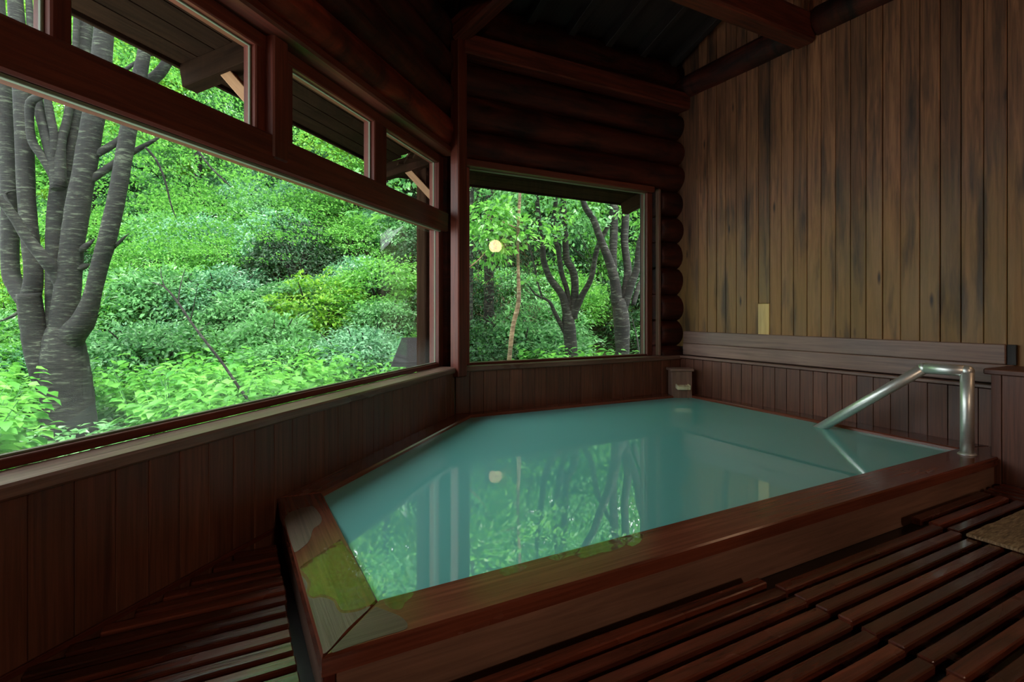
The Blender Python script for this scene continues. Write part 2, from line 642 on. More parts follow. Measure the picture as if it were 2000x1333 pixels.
def frame_mtx(o, x, y, z):
    return Matrix(((x.x, y.x, z.x, o.x), (x.y, y.y, z.y, o.y), (x.z, y.z, z.z, o.z), (0, 0, 0, 1)))


def beam(name, p0, p1, w, h, mat, parent=None, up=(0, 0, 1), ch=0.004):
    """board between two centre points; h along 'up', w across"""
    p0, p1 = Vector(p0), Vector(p1)
    x, y, z = axes(p0, p1, up)
    l = (p1 - p0).length
    key = (round(l, 3), round(w, 4), round(h, 4), ch, mat.name)
    if key not in _boxes:
        _boxes[key] = box_mesh(l, w, h, ch)
    return link(name, _boxes[key], mat, parent, frame_mtx((p0 + p1) / 2, x, y, z))


def tube_mesh(pts, rad, sides=10, cap=True, wob=0.0):
    P = [Vector(p) for p in pts]
    n = len(P)
    V, F = [], []
    t0 = (P[1] - P[0]).normalized()
    ref = Vector((0, 0, 1)) if abs(t0.z) < 0.9 else Vector((1, 0, 0))
    u = ref.cross(t0).normalized()
    for i in range(n):
        t = (P[min(i + 1, n - 1)] - P[max(i - 1, 0)]).normalized()
        u = (u - t * u.dot(t)).normalized()
        v = t.cross(u)
        for k in range(sides):
            a = 2 * math.pi * k / sides
            r = rad[i] * (1 + wob * (random.random() - 0.5))
            V.append(P[i] + (u * math.cos(a) + v * math.sin(a)) * r)
    for i in range(n - 1):
        for k in range(sides):
            k2 = (k + 1) % sides
            F.append((i * sides + k, i * sides + k2, (i + 1) * sides + k2, (i + 1) * sides + k))
    if cap:
        F.append(tuple(range(sides))[::-1])
        F.append(tuple((n - 1) * sides + k for k in range(sides)))
    me = bpy.data.meshes.new('tube')
    me.from_pydata([tuple(v) for v in V], [], F)
    for p in me.polygons:
        p.use_smooth = len(p.vertices) == 4
    me.update()
    return me


def tube(name, pts, rad, mat, parent=None, sides=10, wob=0.0):
    c = Vector(pts[0])
    me = tube_mesh([Vector(p) - c for p in pts], rad, sides, True, wob)
    return link(name, me, mat, parent, Matrix.Translation(c))


def smooth_path(pts, rad, sub=4):
    """Catmull-Rom through points with radii"""
    P = [Vector(p) for p in pts]
    out, ro = [], []
    n = len(P)
    for i in range(n - 1):
        a, b, c, d = P[max(i - 1, 0)], P[i], P[i + 1], P[min(i + 2, n - 1)]
        for k in range(sub):
            t = k / sub
            out.append(0.5 * ((2 * b) + (c - a) * t + (2 * a - 5 * b + 4 * c - d) * t * t + (3 * b - a - 3 * c + d) * t ** 3))
            ro.append(rad[i] * (1 - t) + rad[i + 1] * t)
    out.append(P[-1]); ro.append(rad[-1])
    return out, ro


def log(name, p0, p1, r, mat, parent, seed=0, sides=20, segs=14, flat_end=True):
    """round log along local X with gentle irregularity and rounded rims"""
    rg = np.random.default_rng(seed)
    p0, p1 = Vector(p0), Vector(p1)
    x, y, z = axes(p0, p1)
    l = (p1 - p0).length
    ph = rg.random(6) * 6.28
    V, F = [], []
    xs = [-l / 2, -l / 2 + 0.02] + [-l / 2 + l * (i + 1) / segs for i in range(segs - 1)] + [l / 2 - 0.02, l / 2]
    for i, xx in enumerate(xs):
        e = 0.86 if i in (0, len(xs) - 1) else 1.0
        for k in range(sides):
            a = 2 * math.pi * k / sides
            rr = r * e * (1 + 0.035 * math.sin(2 * a + ph[0] + xx * 0.9) + 0.02 * math.sin(3 * a + ph[1] - xx * 2.1) + 0.03 * math.sin(xx * 1.7 + ph[2]))
            V.append((xx, rr * math.cos(a), rr * math.sin(a)))
    n = len(xs)
    for i in range(n - 1):
        for k in range(sides):
            k2 = (k + 1) % sides
            F.append((i * sides + k, i * sides + k2, (i + 1) * sides + k2, (i + 1) * sides + k))
    F.append(tuple(range(sides))[::-1])
    F.append(tuple((n - 1) * sides + k for k in range(sides)))
    me = bpy.data.meshes.new('log')
    me.from_pydata(V, [], F)
    for p in me.polygons:
        p.use_smooth = len(p.vertices) == 4
    me.update()
    return link(name, me, mat, parent, frame_mtx((p0 + p1) / 2, x, y, z))


def prism(name, poly, z0, z1, mat, parent=None, ch=0.0, origin=None, xdir=None):
    """vertical prism of a counter-clockwise polygon; local X along xdir so the grain follows it"""
    c = Vector(origin) if origin else Vector((sum(p[0] for p in poly) / len(poly), sum(p[1] for p in poly) / len(poly), z0))
    xd = Vector((xdir[0], xdir[1], 0)).normalized() if xdir else Vector((1, 0, 0))
    yd = Vector((-xd.y, xd.x, 0))
    n = len(poly)
    def loc(p, z):
        d = Vector((p[0], p[1], z)) - c
        return (d.dot(xd), d.dot(yd), d.z)
    V, F = [], []
    if ch > 0:
        ins = []
        for i in range(n):
            a, b, d = Vector(poly[i - 1][:2]), Vector(poly[i][:2]), Vector(poly[(i + 1) % n][:2])
            e1, e2 = (b - a).normalized(), (d - b).normalized()
            n1, n2 = Vector((-e1.y, e1.x)), Vector((-e2.y, e2.x))
            bi = (n1 + n2)
            bi = bi / max(bi.dot(n1), 0.2)
            ins.append(b + bi * ch)
        rings = [([(p[0], p[1]) for p in poly], z0), ([(p[0], p[1]) for p in poly], z1 - ch), ([(p.x, p.y) for p in ins], z1)]
    else:
        rings = [([(p[0], p[1]) for p in poly], z0), ([(p[0], p[1]) for p in poly], z1)]
    for ring, z in rings:
        V += [loc(p, z) for p in ring]
    for r in range(len(rings) - 1):
        for i in range(n):
            j = (i + 1) % n
            F.append((r * n + i, r * n + j, (r + 1) * n + j, (r + 1) * n + i))
    F.append(tuple(range(n))[::-1])
    F.append(tuple((len(rings) - 1) * n + i for i in range(n)))
    me = bpy.data.meshes.new('prism')
    me.from_pydata(V, [], F)
    me.update()
    return link(name, me, mat, parent, frame_mtx(c, xd, yd, Vector((0, 0, 1))))


# ------------------------------------------------------------------ levels and plan of the room (metres)
RIM, WATER, SILL, SLAT = 0.22, 0.197, 0.61, 0.08
Y_B = 4.11                    # back wall panelling
C_L = 2.43                    # left wall panelling: y - x
X_R = 4.27                    # right wall panelling
X_BRD = 4.33                  # face of the tall boards on the right wall
R2 = math.sqrt(2)
EL = Vector((-1 / R2, -1 / R2, 0))      # along the left wall, away from the corner
NL = Vector((-1 / R2, 1 / R2, 0))       # out of the left wall
PC = Vector((Y_B - C_L, Y_B, 0))


def LW(s, o, z):
    return PC + EL * s + NL * o + Vector((0, 0, z))


def s_at(px, o):
    p = on_c(px, 600, C_L + o * R2)
    return (p - PC - NL * o).dot(EL)


S_END = 3.56
P2 = LW(S_END, 0, 0)
P3 = Vector((P2.x, -1.97, 0))
P4 = Vector((1.68, -4.49, 0))
P5 = Vector((X_R, -4.49, 0))

# ------------------------------------------------------------------ floor base
fl = struct('floor', 'dark wet concrete floor under the slatted duckboards')
poly = [(P2.x - .3, P2.y + .1), (P3.x - .3, P3.y), (P4.x, P4.y - .3), (4.5, P4.y - .3), (4.5, 4.4), (1.5, 4.4)]
prism('floor_slab', poly, -0.12, 0.0, M['floor'], fl)

# ------------------------------------------------------------------ left wall: panelling, window, logs
wl = struct('wall_left', 'angled log wall with dark red brown plank panelling below the long window')
pxs = [55, 146, 226.5, 291.4, 352, 408, 456.4, 497.6, 536]
ss = sorted(s_at(p, 0) for p in pxs)
wl_s = [0.0]
d0 = float(np.mean(np.diff(ss)))
s = ss[0]
while s > 0.02 + d0 * 0.3:
    wl_s.append(s)
    s -= d0
wl_s = [0.0] + sorted(wl_s[1:]) + ss[1:]
while wl_s[-1] < S_END - 0.05:
    wl_s.append(wl_s[-1] + d0)
wl_s[-1] = S_END
for a, b in zip(wl_s[:-1], wl_s[1:]):
    m_ = (a + b) / 2
    beam('plank', LW(m_, 0.012, 0.0), LW(m_, 0.012, SILL - 0.03), b - a - 0.003, 0.024, M['wainscot'], wl, up=tuple(-NL), ch=0.002)
beam('wall_core', LW(-0.05, 0.10, 0.30), LW(S_END, 0.10, 0.30), 0.14, 0.6, M['ceil'], wl)
beam('floor_moulding', LW(0.05, -0.006, SLAT + 0.004), LW(S_END, -0.006, SLAT + 0.004), 0.012, 0.02, M['frame'], wl, ch=0.003)

OG = 0.177                    # glass plane, outward from the panelling
cG = C_L + OG * R2
zb = on_c(400, 889.8 + (713.5 - 889.8) * 400 / 845, cG).z
zt = on_c(400, 155 + (451 - 155) * 400 / 848, cG).z
zu0 = on_c(487, 256.5, cG).z
zu1 = on_c(487, 89, cG).z
sR = s_at(848, OG)
s_r_end = s_at(866, OG)


def pane(name, s0, s1, z0, z1, mat, parent, o=OG):
    a, b = min(s0, s1), max(s0, s1)
    me = box_mesh(b - a, 0.006, z1 - z0, 0.0005)
    for v in me.vertices:
        v.co.z += (z1 - z0) / 2
    x, y, z = axes(LW(a, o, 0), LW(b, o, 0))
    return link(name, me, mat, parent, frame_mtx(LW((a + b) / 2, o, z0), x, y, z))


w1 = struct('window_1', 'long fixed window in the angled wall looking out on the forest')
pane('pane', sR - 0.006, S_END - 0.12, zb - 0.008, zt + 0.008, M['glass'], w1)
beam('sill', LW(-0.03, 0.058, SILL - 0.0225), LW(S_END, 0.058, SILL - 0.0225), 0.17, 0.045, M['sill'], w1, ch=0.008)
beam('bottom_rail', LW(s_r_end, OG, (SILL + zb) / 2), LW(S_END, OG, (SILL + zb) / 2), 0.075, zb - SILL, M['frame'], w1, ch=0.003)
beam('glazing_bead', LW(sR, OG - 0.012, zb + 0.004), LW(S_END - 0.12, OG - 0.012, zb + 0.004), 0.012, 0.008, M['seal'], w1, ch=0.002)
beam('transom', LW(s_r_end - 0.01, OG - 0.02, (zt + zu0) / 2), LW(S_END, OG - 0.02, (zt + zu0) / 2), 0.12, zu0 - zt, M['frame'], w1, ch=0.01)
beam('glazing_bead', LW(sR, OG - 0.05, zt - 0.006), LW(S_END - 0.12, OG - 0.05, zt - 0.006), 0.02, 0.014, M['seal'], w1, ch=0.002)
beam('jamb', LW((sR + s_r_end) / 2, OG, SILL), LW((sR + s_r_end) / 2, OG, zu1 + 0.06), abs(sR - s_r_end), 0.09, M['frame'], w1, up=tuple(-NL))
beam('glazing_bead', LW(sR - 0.005, OG - 0.006, zb), LW(sR - 0.005, OG - 0.006, zt), 0.016, 0.012, M['seal'], w1, up=tuple(-NL), ch=0.002)
beam('jamb', LW(S_END - 0.06, OG, SILL), LW(S_END - 0.06, OG, zu1 + 0.06), 0.12, 0.09, M['frame'], w1, up=tuple(-NL))

ups = [(846, 745), (721, 561), (487, 124), (81, None)]
wn = {0: 'right end, under the corner post', 1: 'between the two mullions', 2: 'widest, showing the eave beam', 3: 'left edge of the picture'}
for i, (pr, pl) in enumerate(ups):
    a = s_at(pr, OG)
    b = s_at(pl, OG) if pl is not None else S_END - 0.12
    w = struct('window_%d' % (i + 3), ['small upper window at the corner post end of the long window', 'small upper window with an eave and yellowing leaves behind it',
                                        'wide upper window showing the eave beam and its pale brace', 'upper window at the left edge with bright sky behind the trunk'][i])
    pane('pane', a - 0.006, b + 0.006, zu0 - 0.006, zu1 + 0.006, M['glass_up'], w)
    beam('glazing_bead', LW(a, OG - 0.006, zu1 - 0.003), LW(b, OG - 0.006, zu1 - 0.003), 0.012, 0.008, M['seal'], w, ch=0.002)
    beam('glazing_bead', LW(a + 0.005, OG - 0.006, zu0), LW(a + 0.005, OG - 0.006, zu1), 0.01, 0.012, M['seal'], w, up=tuple(-NL), ch=0.002)
# mullions and the post between them
def upright(name, pa, pb, w_out, o, z0, z1, parent, mat=None):
    a, b = s_at(pa, OG), s_at(pb, OG)
    return beam(name, LW((a + b) / 2, o, z0), LW((a + b) / 2, o, z1), abs(a - b), w_out, mat or M['frame'], parent, up=tuple(-NL), ch=0.006)
upright('mullion', 745, 721, 0.085, OG, zu0 - 0.01, zu1 + 0.06, w1)
upright('stile', 561, 535, 0.075, OG, zu0 - 0.01, zu1 + 0.09, w1)
upright('stile', 508, 487, 0.075, OG, zu0 - 0.01, zu1 + 0.09, w1)
a, b = s_at(560, OG - 0.05), s_at(512, OG - 0.05)
beam('post', LW((a + b) / 2, OG - 0.04, zt + 0.05), LW((a + b) / 2, OG - 0.04, zu1 + 0.11), abs(a - b) * 0.62, 0.10, M['frame'], w1, up=tuple(-NL), ch=0.008)
upright('mullion', 124, 81, 0.085, OG, zu0 - 0.01, zu1 + 0.06, w1)
beam('head_rail', LW(s_r_end, OG, zu1 + 0.045), LW(S_END, OG, zu1 + 0.045), 0.085, 0.09, M['frame'], w1, ch=0.006)
beam('casing', LW(-0.06, 0.085, zu1 + 0.098), LW(S_END, 0.085, zu1 + 0.098), 0.13, 0.06, M['frame'], w1, ch=0.012)

Z1 = zu1 + 0.125
for i in range(5):
    r = 0.146
    log('log', LW(-0.12 if i else -0.02, 0.135, Z1 + 0.13 + 0.28 * i), LW(S_END + 0.1, 0.135, Z1 + 0.13 + 0.28 * i), r, M['log_lit'] if i == 0 else M['log'], wl, seed=10 + i)

# ------------------------------------------------------------------ back wall
wb = struct('wall_back', 'dark log wall with plank panelling under the back window')
bx = [PC.x + 0.01]
while bx[-1] < X_R - 0.05:
    bx.append(bx[-1] + 0.1285)
bx[-1] = X_R
for a, b in zip(bx[:-1], bx[1:]):
    m_ = (a + b) / 2
    beam('plank', (m_, Y_B + 0.012, 0.0), (m_, Y_B + 0.012, SILL - 0.03), b - a - 0.003, 0.024, M['wainscot'], wb, up=(0, -1, 0), ch=0.002)
beam('wall_core', (PC.x + .02, Y_B + 0.10, 0.30), (X_BRD + 0.1, Y_B + 0.10, 0.30), 0.14, 0.6, M['ceil'], wb)
YG = 4.235
gx0, gx1 = on_y(913.5, 600, YG).x, on_y(1258, 600, YG).x
gz0 = on_y(1085, 700, YG).z
gz1 = 0.5 * (on_y(914, 330, YG).z + on_y(1251, 377, YG).z)
w2 = struct('window_2', 'square fixed window in the back wall with the lamp mirrored in it')
me = box_mesh(gx1 - gx0 + 0.012, 0.006, gz1 - gz0 + 0.012, 0.0005)
for v in me.vertices:
    v.co.z += (gz1 - gz0) / 2
link('pane', me, M['glass_back'], w2, Matrix.Translation(((gx0 + gx1) / 2, YG, gz0)))
beam('sill', (PC.x + 0.02, Y_B + 0.05, SILL - 0.0225), (X_R + 0.03, Y_B + 0.05, SILL - 0.0225), 0.15, 0.045, M['sill'], w2, ch=0.008)
beam('bottom_rail', (gx0 - 0.06, YG, (SILL + gz0) / 2), (gx1 + 0.06, YG, (SILL + gz0) / 2), 0.08, gz0 - SILL, M['frame'], w2, ch=0.003)
beam('head_rail', (gx0 - 0.06, YG - 0.03, gz1 + 0.03), (gx1 + 0.06, YG - 0.03, gz1 + 0.03), 0.14, 0.06, M['frame'], w2, ch=0.006)
beam('glazing_bead', (gx0, YG - 0.012, gz1 - 0.005), (gx1, YG - 0.012, gz1 - 0.005), 0.014, 0.012, M['seal'], w2, ch=0.002)
beam('jamb', (gx0 - 0.03, YG, SILL), (gx0 - 0.03, YG, gz1), 0.06, 0.09, M['frame'], w2, up=(0, -1, 0), ch=0.005)
beam('jamb', (gx1 + 0.035, YG, SILL), (gx1 + 0.035, YG, gz1), 0.07, 0.10, M['frame'], w2, up=(0, -1, 0), ch=0.005)
beam('glazing_bead', (gx1 - 0.006, YG - 0.01, gz0), (gx1 - 0.006, YG - 0.01, gz1), 0.012, 0.014, M['seal'], w2, up=(0, -1, 0), ch=0.002)
xt = on_y(1287, 600, Y_B + 0.06).x
beam('trim_strip', (xt, Y_B + 0.07, SILL), (xt, Y_B + 0.07, gz1 + 0.05), 0.035, 0.05, M['sill'], w2, up=(0, -1, 0), ch=0.006)

Z2 = 2.385
for i in range(6):
    log('log', (PC.x + 0.06 + 0.03 * (i % 2), 4.255, Z2 + 0.135 + 0.28 * i), (X_BRD + 0.25, 4.255, Z2 + 0.135 + 0.28 * i), 0.147, M['log'], wb, seed=30 + i)
for i in range(8):
    zc = Z2 + 0.135 - 0.28 * (i + 1)
    log('log', (xt + 0.03, 4.27, zc), (X_BRD + 0.25, 4.27, zc), 0.147, M['log'], wb, seed=40 + i, segs=6)
beam('wall_core', (PC.x + 0.02, 4.36, 3.2), (X_BRD + 0.2, 4.36, 3.2), 0.06, 1.62, M['ceil'], wb)
beam('wall_core', ((gx1 + 0.08 + X_BRD + 0.2) / 2, 4.36, 0.0), ((gx1 + 0.08 + X_BRD + 0.2) / 2, 4.36, 2.4), X_BRD + 0.12 - gx1, 0.06, M['ceil'], wb, up=(0, -1, 0))
beam('tie_beam', (PC.x + 0.05, Y_B + 0.0, 3.313), (X_BRD + 0.02, Y_B + 0.0, 3.313), 0.16, 0.17, M['beam'], wb, ch=0.012)

# corner post
cp = tag(struct('trim_1', 'square red brown post in the corner between the two big windows'), kind='structure')
pp = on_y(896, 600, 4.09)
up_c = (-math.sin(math.radians(22.5)), -math.cos(math.radians(22.5)), 0)
beam('post', (pp.x, pp.y, 0.53), (pp.x, pp.y, 3.35), 0.105, 0.10, M['frame'], cp, up=(0.38, -0.92, 0), ch=0.008)
tube('round_column', [(1.66, 4.34, 0.4), (1.66, 4.34, 2.0), (1.66, 4.34, 3.4)], [0.10, 0.098, 0.095], M['log'], cp, sides=18)

# ------------------------------------------------------------------ right wall
wr = struct('wall_right', 'tall partition of vertical weathered boards beside the bath')
bpx = [1347, 1364, 1381, 1398.7, 1416.5, 1437.5, 1457.5, 1480.6, 1503, 1525.7, 1549.9, 1576, 1603.4, 1631.8, 1661, 1691, 1723.6, 1758.3, 1796, 1835.4, 1876.4, 1921, 1966.7]
by = [on_x(p, 600, X_BRD).y for p in bpx]
by[0] = Y_B + 0.12
dy = (by[10] - by[-1]) / 12
while by[-1] > -4.4:
    by.append(by[-1] - dy * random.uniform(0.9, 1.1))
zpatch = on_x(1492, 593, X_BRD).z
for i, (a, b) in enumerate(zip(by[:-1], by[1:])):
    m_ = (a + b) / 2
    z0 = 0.70
    dpt = random.uniform(0, 0.006)
    if i == 7:
        o = beam('plank', (X_BRD + 0.014 - 0.004, m_, z0), (X_BRD + 0.014 - 0.004, m_, zpatch - 0.002), a - b - 0.003, 0.028, M['pale'], wr, up=(-1, 0, 0), ch=0.003)
        o['label'] = 'short pale yellow replacement piece at the foot of a board'
        z0 = zpatch
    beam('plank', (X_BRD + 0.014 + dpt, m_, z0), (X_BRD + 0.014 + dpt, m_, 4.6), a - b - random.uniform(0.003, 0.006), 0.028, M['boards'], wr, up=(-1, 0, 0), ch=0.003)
beam('wall_core', (X_BRD + 0.10, 4.4, 2.3), (X_BRD + 0.10, -4.6, 2.3), 0.12, 4.6, M['ceil'], wr)
# low panelling below the ledge
wpx = [1851.2, 1811.4, 1774.3, 1739.2, 1705.6, 1673, 1644.4, 1615.6, 1588, 1562.3, 1536.4, 1513.2, 1490, 1468.3, 1448, 1428, 1408.5, 1390.5]
wy = [on_x(p, 780, X_R).y for p in wpx]
wy = [1.40, 1.40 + (wy[0] - 1.40) * 0.5] + wy
st = float(np.mean(np.diff(wy[4:])))
while wy[-1] < Y_B - 0.04:
    wy.append(wy[-1] + st)
wy[-1] = Y_B
for a, b in zip(wy[:-1], wy[1:]):
    m_ = (a + b) / 2
    beam('plank', (X_R + 0.012, m_, 0.0), (X_R + 0.012, m_, SILL - 0.03), b - a - 0.003, 0.024, M['wainscot'], wr, up=(-1, 0, 0), ch=0.002)
beam('ledge', (X_R + 0.03, 1.402, SILL - 0.012), (X_R + 0.03, Y_B, SILL - 0.012), 0.12, 0.026, M['sill'], wr, ch=0.006)
log('plate_log', (X_BRD + 0.03, 4.35, 3.475), (X_BRD + 0.03, 2.83, 3.475), 0.13, M['log'], wr, seed=60)
log('plate_log', (X_BRD + 0.03, 2.67, 3.50), (X_BRD + 0.03, -4.4, 3.50), 0.13, M['log'], wr, seed=61)

# backrest boards above the ledge
bk = thing('bench_backrest', 'long grey brown backrest of two boards fixed above the ledge on the right wall', 'backrest', (X_BRD, 2.6, SILL))
ze = on_x(1650, 660, X_BRD - 0.035).z
zm = SILL + 0.5 * (ze - SILL)
beam('backboard', (X_BRD - 0.02, 1.437, (zm + ze) / 2), (X_BRD - 0.02, Y_B - 0.02, (zm + ze) / 2), 0.036, ze - zm - 0.003, M['greyboard'], bk, ch=0.005)
beam('backboard', (X_BRD - 0.026, 1.40, (zm + SILL) / 2 + 0.004), (X_BRD - 0.026, Y_B - 0.02, (zm + SILL) / 2 + 0.004), 0.036, zm - SILL - 0.008, M['greyboard'], bk, ch=0.005)
beam('end_block', (X_BRD - 0.012, 1.412, zm), (X_BRD - 0.012, 1.412, ze - 0.002), 0.045, 0.022, M['ceil'], bk, up=(-1, 0, 0), ch=0.002)

# panelled cabinet at the right edge
cb = thing('cabinet', 'waist high panelled wooden cabinet at the right edge beside the handrail', 'cabinet', (4.15, 0.6, 0))
zc1 = on_x(1925, 731, 3.97).z
beam('cap', (4.145, 1.43, zc1 + 0.016), (4.145, -0.9, zc1 + 0.016), 0.36, 0.034, M['wainscot'], cb, ch=0.006)
cy = 1.40
k = 0
while cy > -0.85:
    w_ = 0.05 if k == 0 else 0.155
    beam('plank', (3.995, cy - w_ / 2, 0.0), (3.995, cy - w_ / 2, zc1), w_ - 0.003, 0.024, M['wainscot'], cb, up=(-1, 0, 0), ch=0.002)
    cy -= w_
    k += 1
for xx in (4.07, 4.205):
    beam('plank', (xx, 1.389, 0.0), (xx, 1.389, zc1), 0.13, 0.022, M['wainscot'], cb, up=(0, 1, 0), ch=0.002)
beam('back_panel', (4.25, 1.37, zc1 / 2), (4.25, -0.86, zc1 / 2), 0.012, zc1, M['ceil'], cb)

# ------------------------------------------------------------------ hidden side of the room (closes the light)
def side_wall(name, a, b, label, window=None, n=(0, 0, 0)):
    w = struct(name, label)
    a, b = Vector(a), Vector(b)
    L_ = (b - a).length
    d = (b - a).normalized()
    top = 3.9
    if not window:
        k_ = int(L_ / 0.15)
        for i in range(k_):
            t = (i + 0.5) * L_ / k_
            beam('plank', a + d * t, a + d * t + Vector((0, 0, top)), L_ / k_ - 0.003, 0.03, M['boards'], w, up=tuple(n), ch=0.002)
    else:
        k_ = int(L_ / 0.15)
        for i in range(k_):
            t = (i + 0.5) * L_ / k_
            beam('plank', a + d * t, a + d * t + Vector((0, 0, SILL)), L_ / k_ - 0.003, 0.03, M['wainscot'], w, up=tuple(n), ch=0.002)
        z0, z1 = window
        for i in range(5):
            zc = z1 + 0.1 + 0.14 + 0.28 * i
            log('log', a + Vector((0, 0, zc)), b + Vector((0, 0, zc)), 0.146, M['log'], w, seed=80 + i)
        beam('window_sill', a + Vector((0, 0, SILL - 0.02)), b + Vector((0, 0, SILL - 0.02)), 0.2, 0.04, M['sill'], w)
        beam('window_head', a + Vector((0, 0, z1 + 0.05)), b + Vector((0, 0, z1 + 0.05)), 0.12, 0.1, M['frame'], w)
        for t in (0.05, L_ / 2, L_ - 0.05):
            beam('window_post', a + d * t + Vector((0, 0, SILL)), a + d * t + Vector((0, 0, z1)), 0.1, 0.1, M['frame'], w, up=tuple(n))
        for t0, t1 in ((0.1, L_ / 2 - 0.05), (L_ / 2 + 0.05, L_ - 0.1)):
            me = box_mesh(t1 - t0, 0.006, z1 - SILL, 0.0005)
            for v in me.vertices:
                v.co.z += (z1 - SILL) / 2
            x, y, z = axes(a, b)
            link('pane', me, M['glass_back'], w, frame_mtx(a + d * ((t0 + t1) / 2) + Vector((0, 0, SILL)), x, y, z))
    return w

side_wall('wall_west', P2 + Vector((-0.08, 0.1, 0)), P3 + Vector((-0.08, -0.05, 0)), 'plank wall beside the camera', None, (1, 0, 0))
side_wall('wall_southwest', P3 + Vector((-0.06, -0.06, 0)), P4 + Vector((-0.06, -0.06, 0)), 'plank wall behind the camera at a slant', None, (0.7, 0.7, 0))
side_wall('wall_south', P4 + Vector((-0.1, -0.08, 0)), (X_BRD + 0.05, P4.y - 0.08, 0), 'plank wall behind the camera', None, (0, 1, 0))

# ------------------------------------------------------------------ ceiling: boards on rafters under an eight sided roof
ce = struct('ceiling', 'dark sloping board ceiling on rafters')
APEX = Vector((3.46, -0.19, 0))
ZE, SL = 3.80, 0.36
def zroof(d):
    return ZE + SL * d
c_back = Vector((PC.x + 0.12 * 0.41, Y_B, 0))
corners = [Vector((X_BRD + 0.3, Y_B + 0.35, 0)), Vector((PC.x - 0.14, Y_B + 0.35, 0)), LW(S_END, 0.35, 0) + Vector((0, 0.1, 0)), P3 + Vector((-0.35, -0.14, 0)), P4 + Vector((-0.14, -0.35, 0)), Vector((X_BRD + 0.3, P4.y - 0.35, 0))]
za = zroof(4.3)
for i in range(6):
    a, b = corners[i].copy(), corners[(i + 1) % 6].copy()
    a.z = b.z = ZE - SL * 0.35
    ap = APEX.copy(); ap.z = za
    V = [a, b, ap]
    nrm = (b - a).cross(ap - a).normalized()
    if nrm.z < 0:
        nrm = -nrm
    c = sum(V, Vector()) / 3
    xd = (ap - (a + b) / 2).normalized()
    yd = nrm.cross(xd)
    mt = frame_mtx(c, xd, yd, nrm)
    iv = mt.inverted()
    lo = [iv @ v for v in V]
    hi = [v + Vector((0, 0, 0.04)) for v in lo]
    me = bpy.data.meshes.new('ceiling_boards')
    me.from_pydata([tuple(v) for v in lo + hi], [], [(0, 1, 2), (5, 4, 3), (0, 3, 4, 1), (1, 4, 5, 2), (2, 5, 3, 0)])
    me.update()
    link('ceiling_boards', me, M['ceil'], ce, mt)
    # rafters
    L_ = (b - a).length
    d = (b - a).normalized()
    inw = Vector((-d.y, d.x, 0))
    if inw.dot(APEX - a) < 0:
        inw = -inw
    foot = (APEX - a).dot(d)
    dist = (APEX - a).dot(inw)
    k_ = int(L_ / 0.42) if i < 5 else 0
    for j in range(1, k_):
        t = j * L_ / k_
        run = dist * (t / foot if t < foot else (L_ - t) / max(L_ - foot, 0.01)) if 0 < foot < L_ else dist * 0.8
        run = max(0.3, min(run, dist)) - 0.12
        p0 = a + d * t + Vector((0, 0, -0.06))
        p1 = p0 + inw * run + Vector((0, 0, SL * run))
        beam('rafter', p0, p1, 0.07, 0.11, M['ceil'], ce, ch=0.004)
hb = struct('trim_2', 'red brown hip beam rising from the corner post')
h0 = Vector((pp.x - 0.02, pp.y + 0.03, 3.40))
hd = Vector((0.383, -0.924, 0.33))
beam('hip_beam', h0, h0 + hd * 4.0, 0.14, 0.19, M['beam'], hb, ch=0.02)
xb = struct('trim_3', 'heavy beam crossing to the top of the tall boards')
beam('cross_beam', (-0.4, 2.75, 3.45), (X_BRD + 0.0, 2.75, 3.45), 0.17, 0.25, M['beam'], xb, ch=0.02)

# ------------------------------------------------------------------ bath
bt = thing('bath', 'sunken wooden bath with a broad red brown rim', 'bath', (2.2, 2.8, 0))
iFL, iML, iBL, iBR, iFR = (0.394, 1.560), (0.398, 2.612), (1.775, 3.992), (4.175, 3.935), (4.02, 1.572)
oFL, oML, oBL, oBR, oFR = (0.207, 1.366), (0.207, C_L + 0.207 - 0.004), (PC.x + 0.003, Y_B - 0.002), (X_R - 0.004, Y_B - 0.002), (3.985, 1.366)
RT_ = 0.052   # rim board thickness
prism('rim_board', [oFL, (3.985, 1.366), (4.02, 1.405), (X_R - 0.004, 1.405), (4.05, 1.572), iFL][0:3] + [(X_R - 0.004, 1.405), (X_R - 0.004, 1.50), iFR, iFL], RIM - RT_, RIM, M['rim'], bt, ch=0.006, xdir=(1, 0))
prism('rim_board', [oFL, iFL, iML, oML], RIM - RT_, RIM, M['rim'], bt, ch=0.006, xdir=(0, 1))
prism('rim_board', [oML, iML, iBL, oBL], RIM - RT_, RIM, M['rim'], bt, ch=0.008, xdir=(1, 1))
prism('rim_board', [oBL, iBL, iBR, oBR], RIM - RT_, RIM, M['rim'], bt, ch=0.008, xdir=(1, 0))
prism('rim_board', [oBR, iBR, iFR, (X_R - 0.004, 1.50)], RIM - RT_, RIM, M['rim'], bt, ch=0.008, xdir=(0, 1))
# outer sides
beam('side_board', (0.245, 1.395, RIM / 2 - 0.026), (3.99, 1.395, RIM / 2 - 0.026), 0.02, RIM - RT_, M['fascia'], bt, ch=0.002)
beam('side_board', (0.235, 1.405, RIM / 2 - 0.026), (0.235, 2.64, RIM / 2 - 0.026), 0.02, RIM - RT_, M['fascia'], bt, ch=0.002)
beam('corner_board', (0.228, 1.40, 0.0), (0.228, 1.40, RIM - RT_), 0.03, 0.03, M['frame'], bt, ch=0.003)
# inner lining just under the rim
inner = [iFL, iFR, iBR, iBL, iML]
for i in range(5):
    a, b = Vector((*inner[i], 0.08)), Vector((*inner[(i + 1) % 5], 0.08))
    d = (b - a).normalized()
    n_ = Vector((d.y, -d.x, 0)) * 0.012
    beam('lining_board', a + n_, b + n_, 0.022, 0.17, M['frame'], bt, ch=0.001)

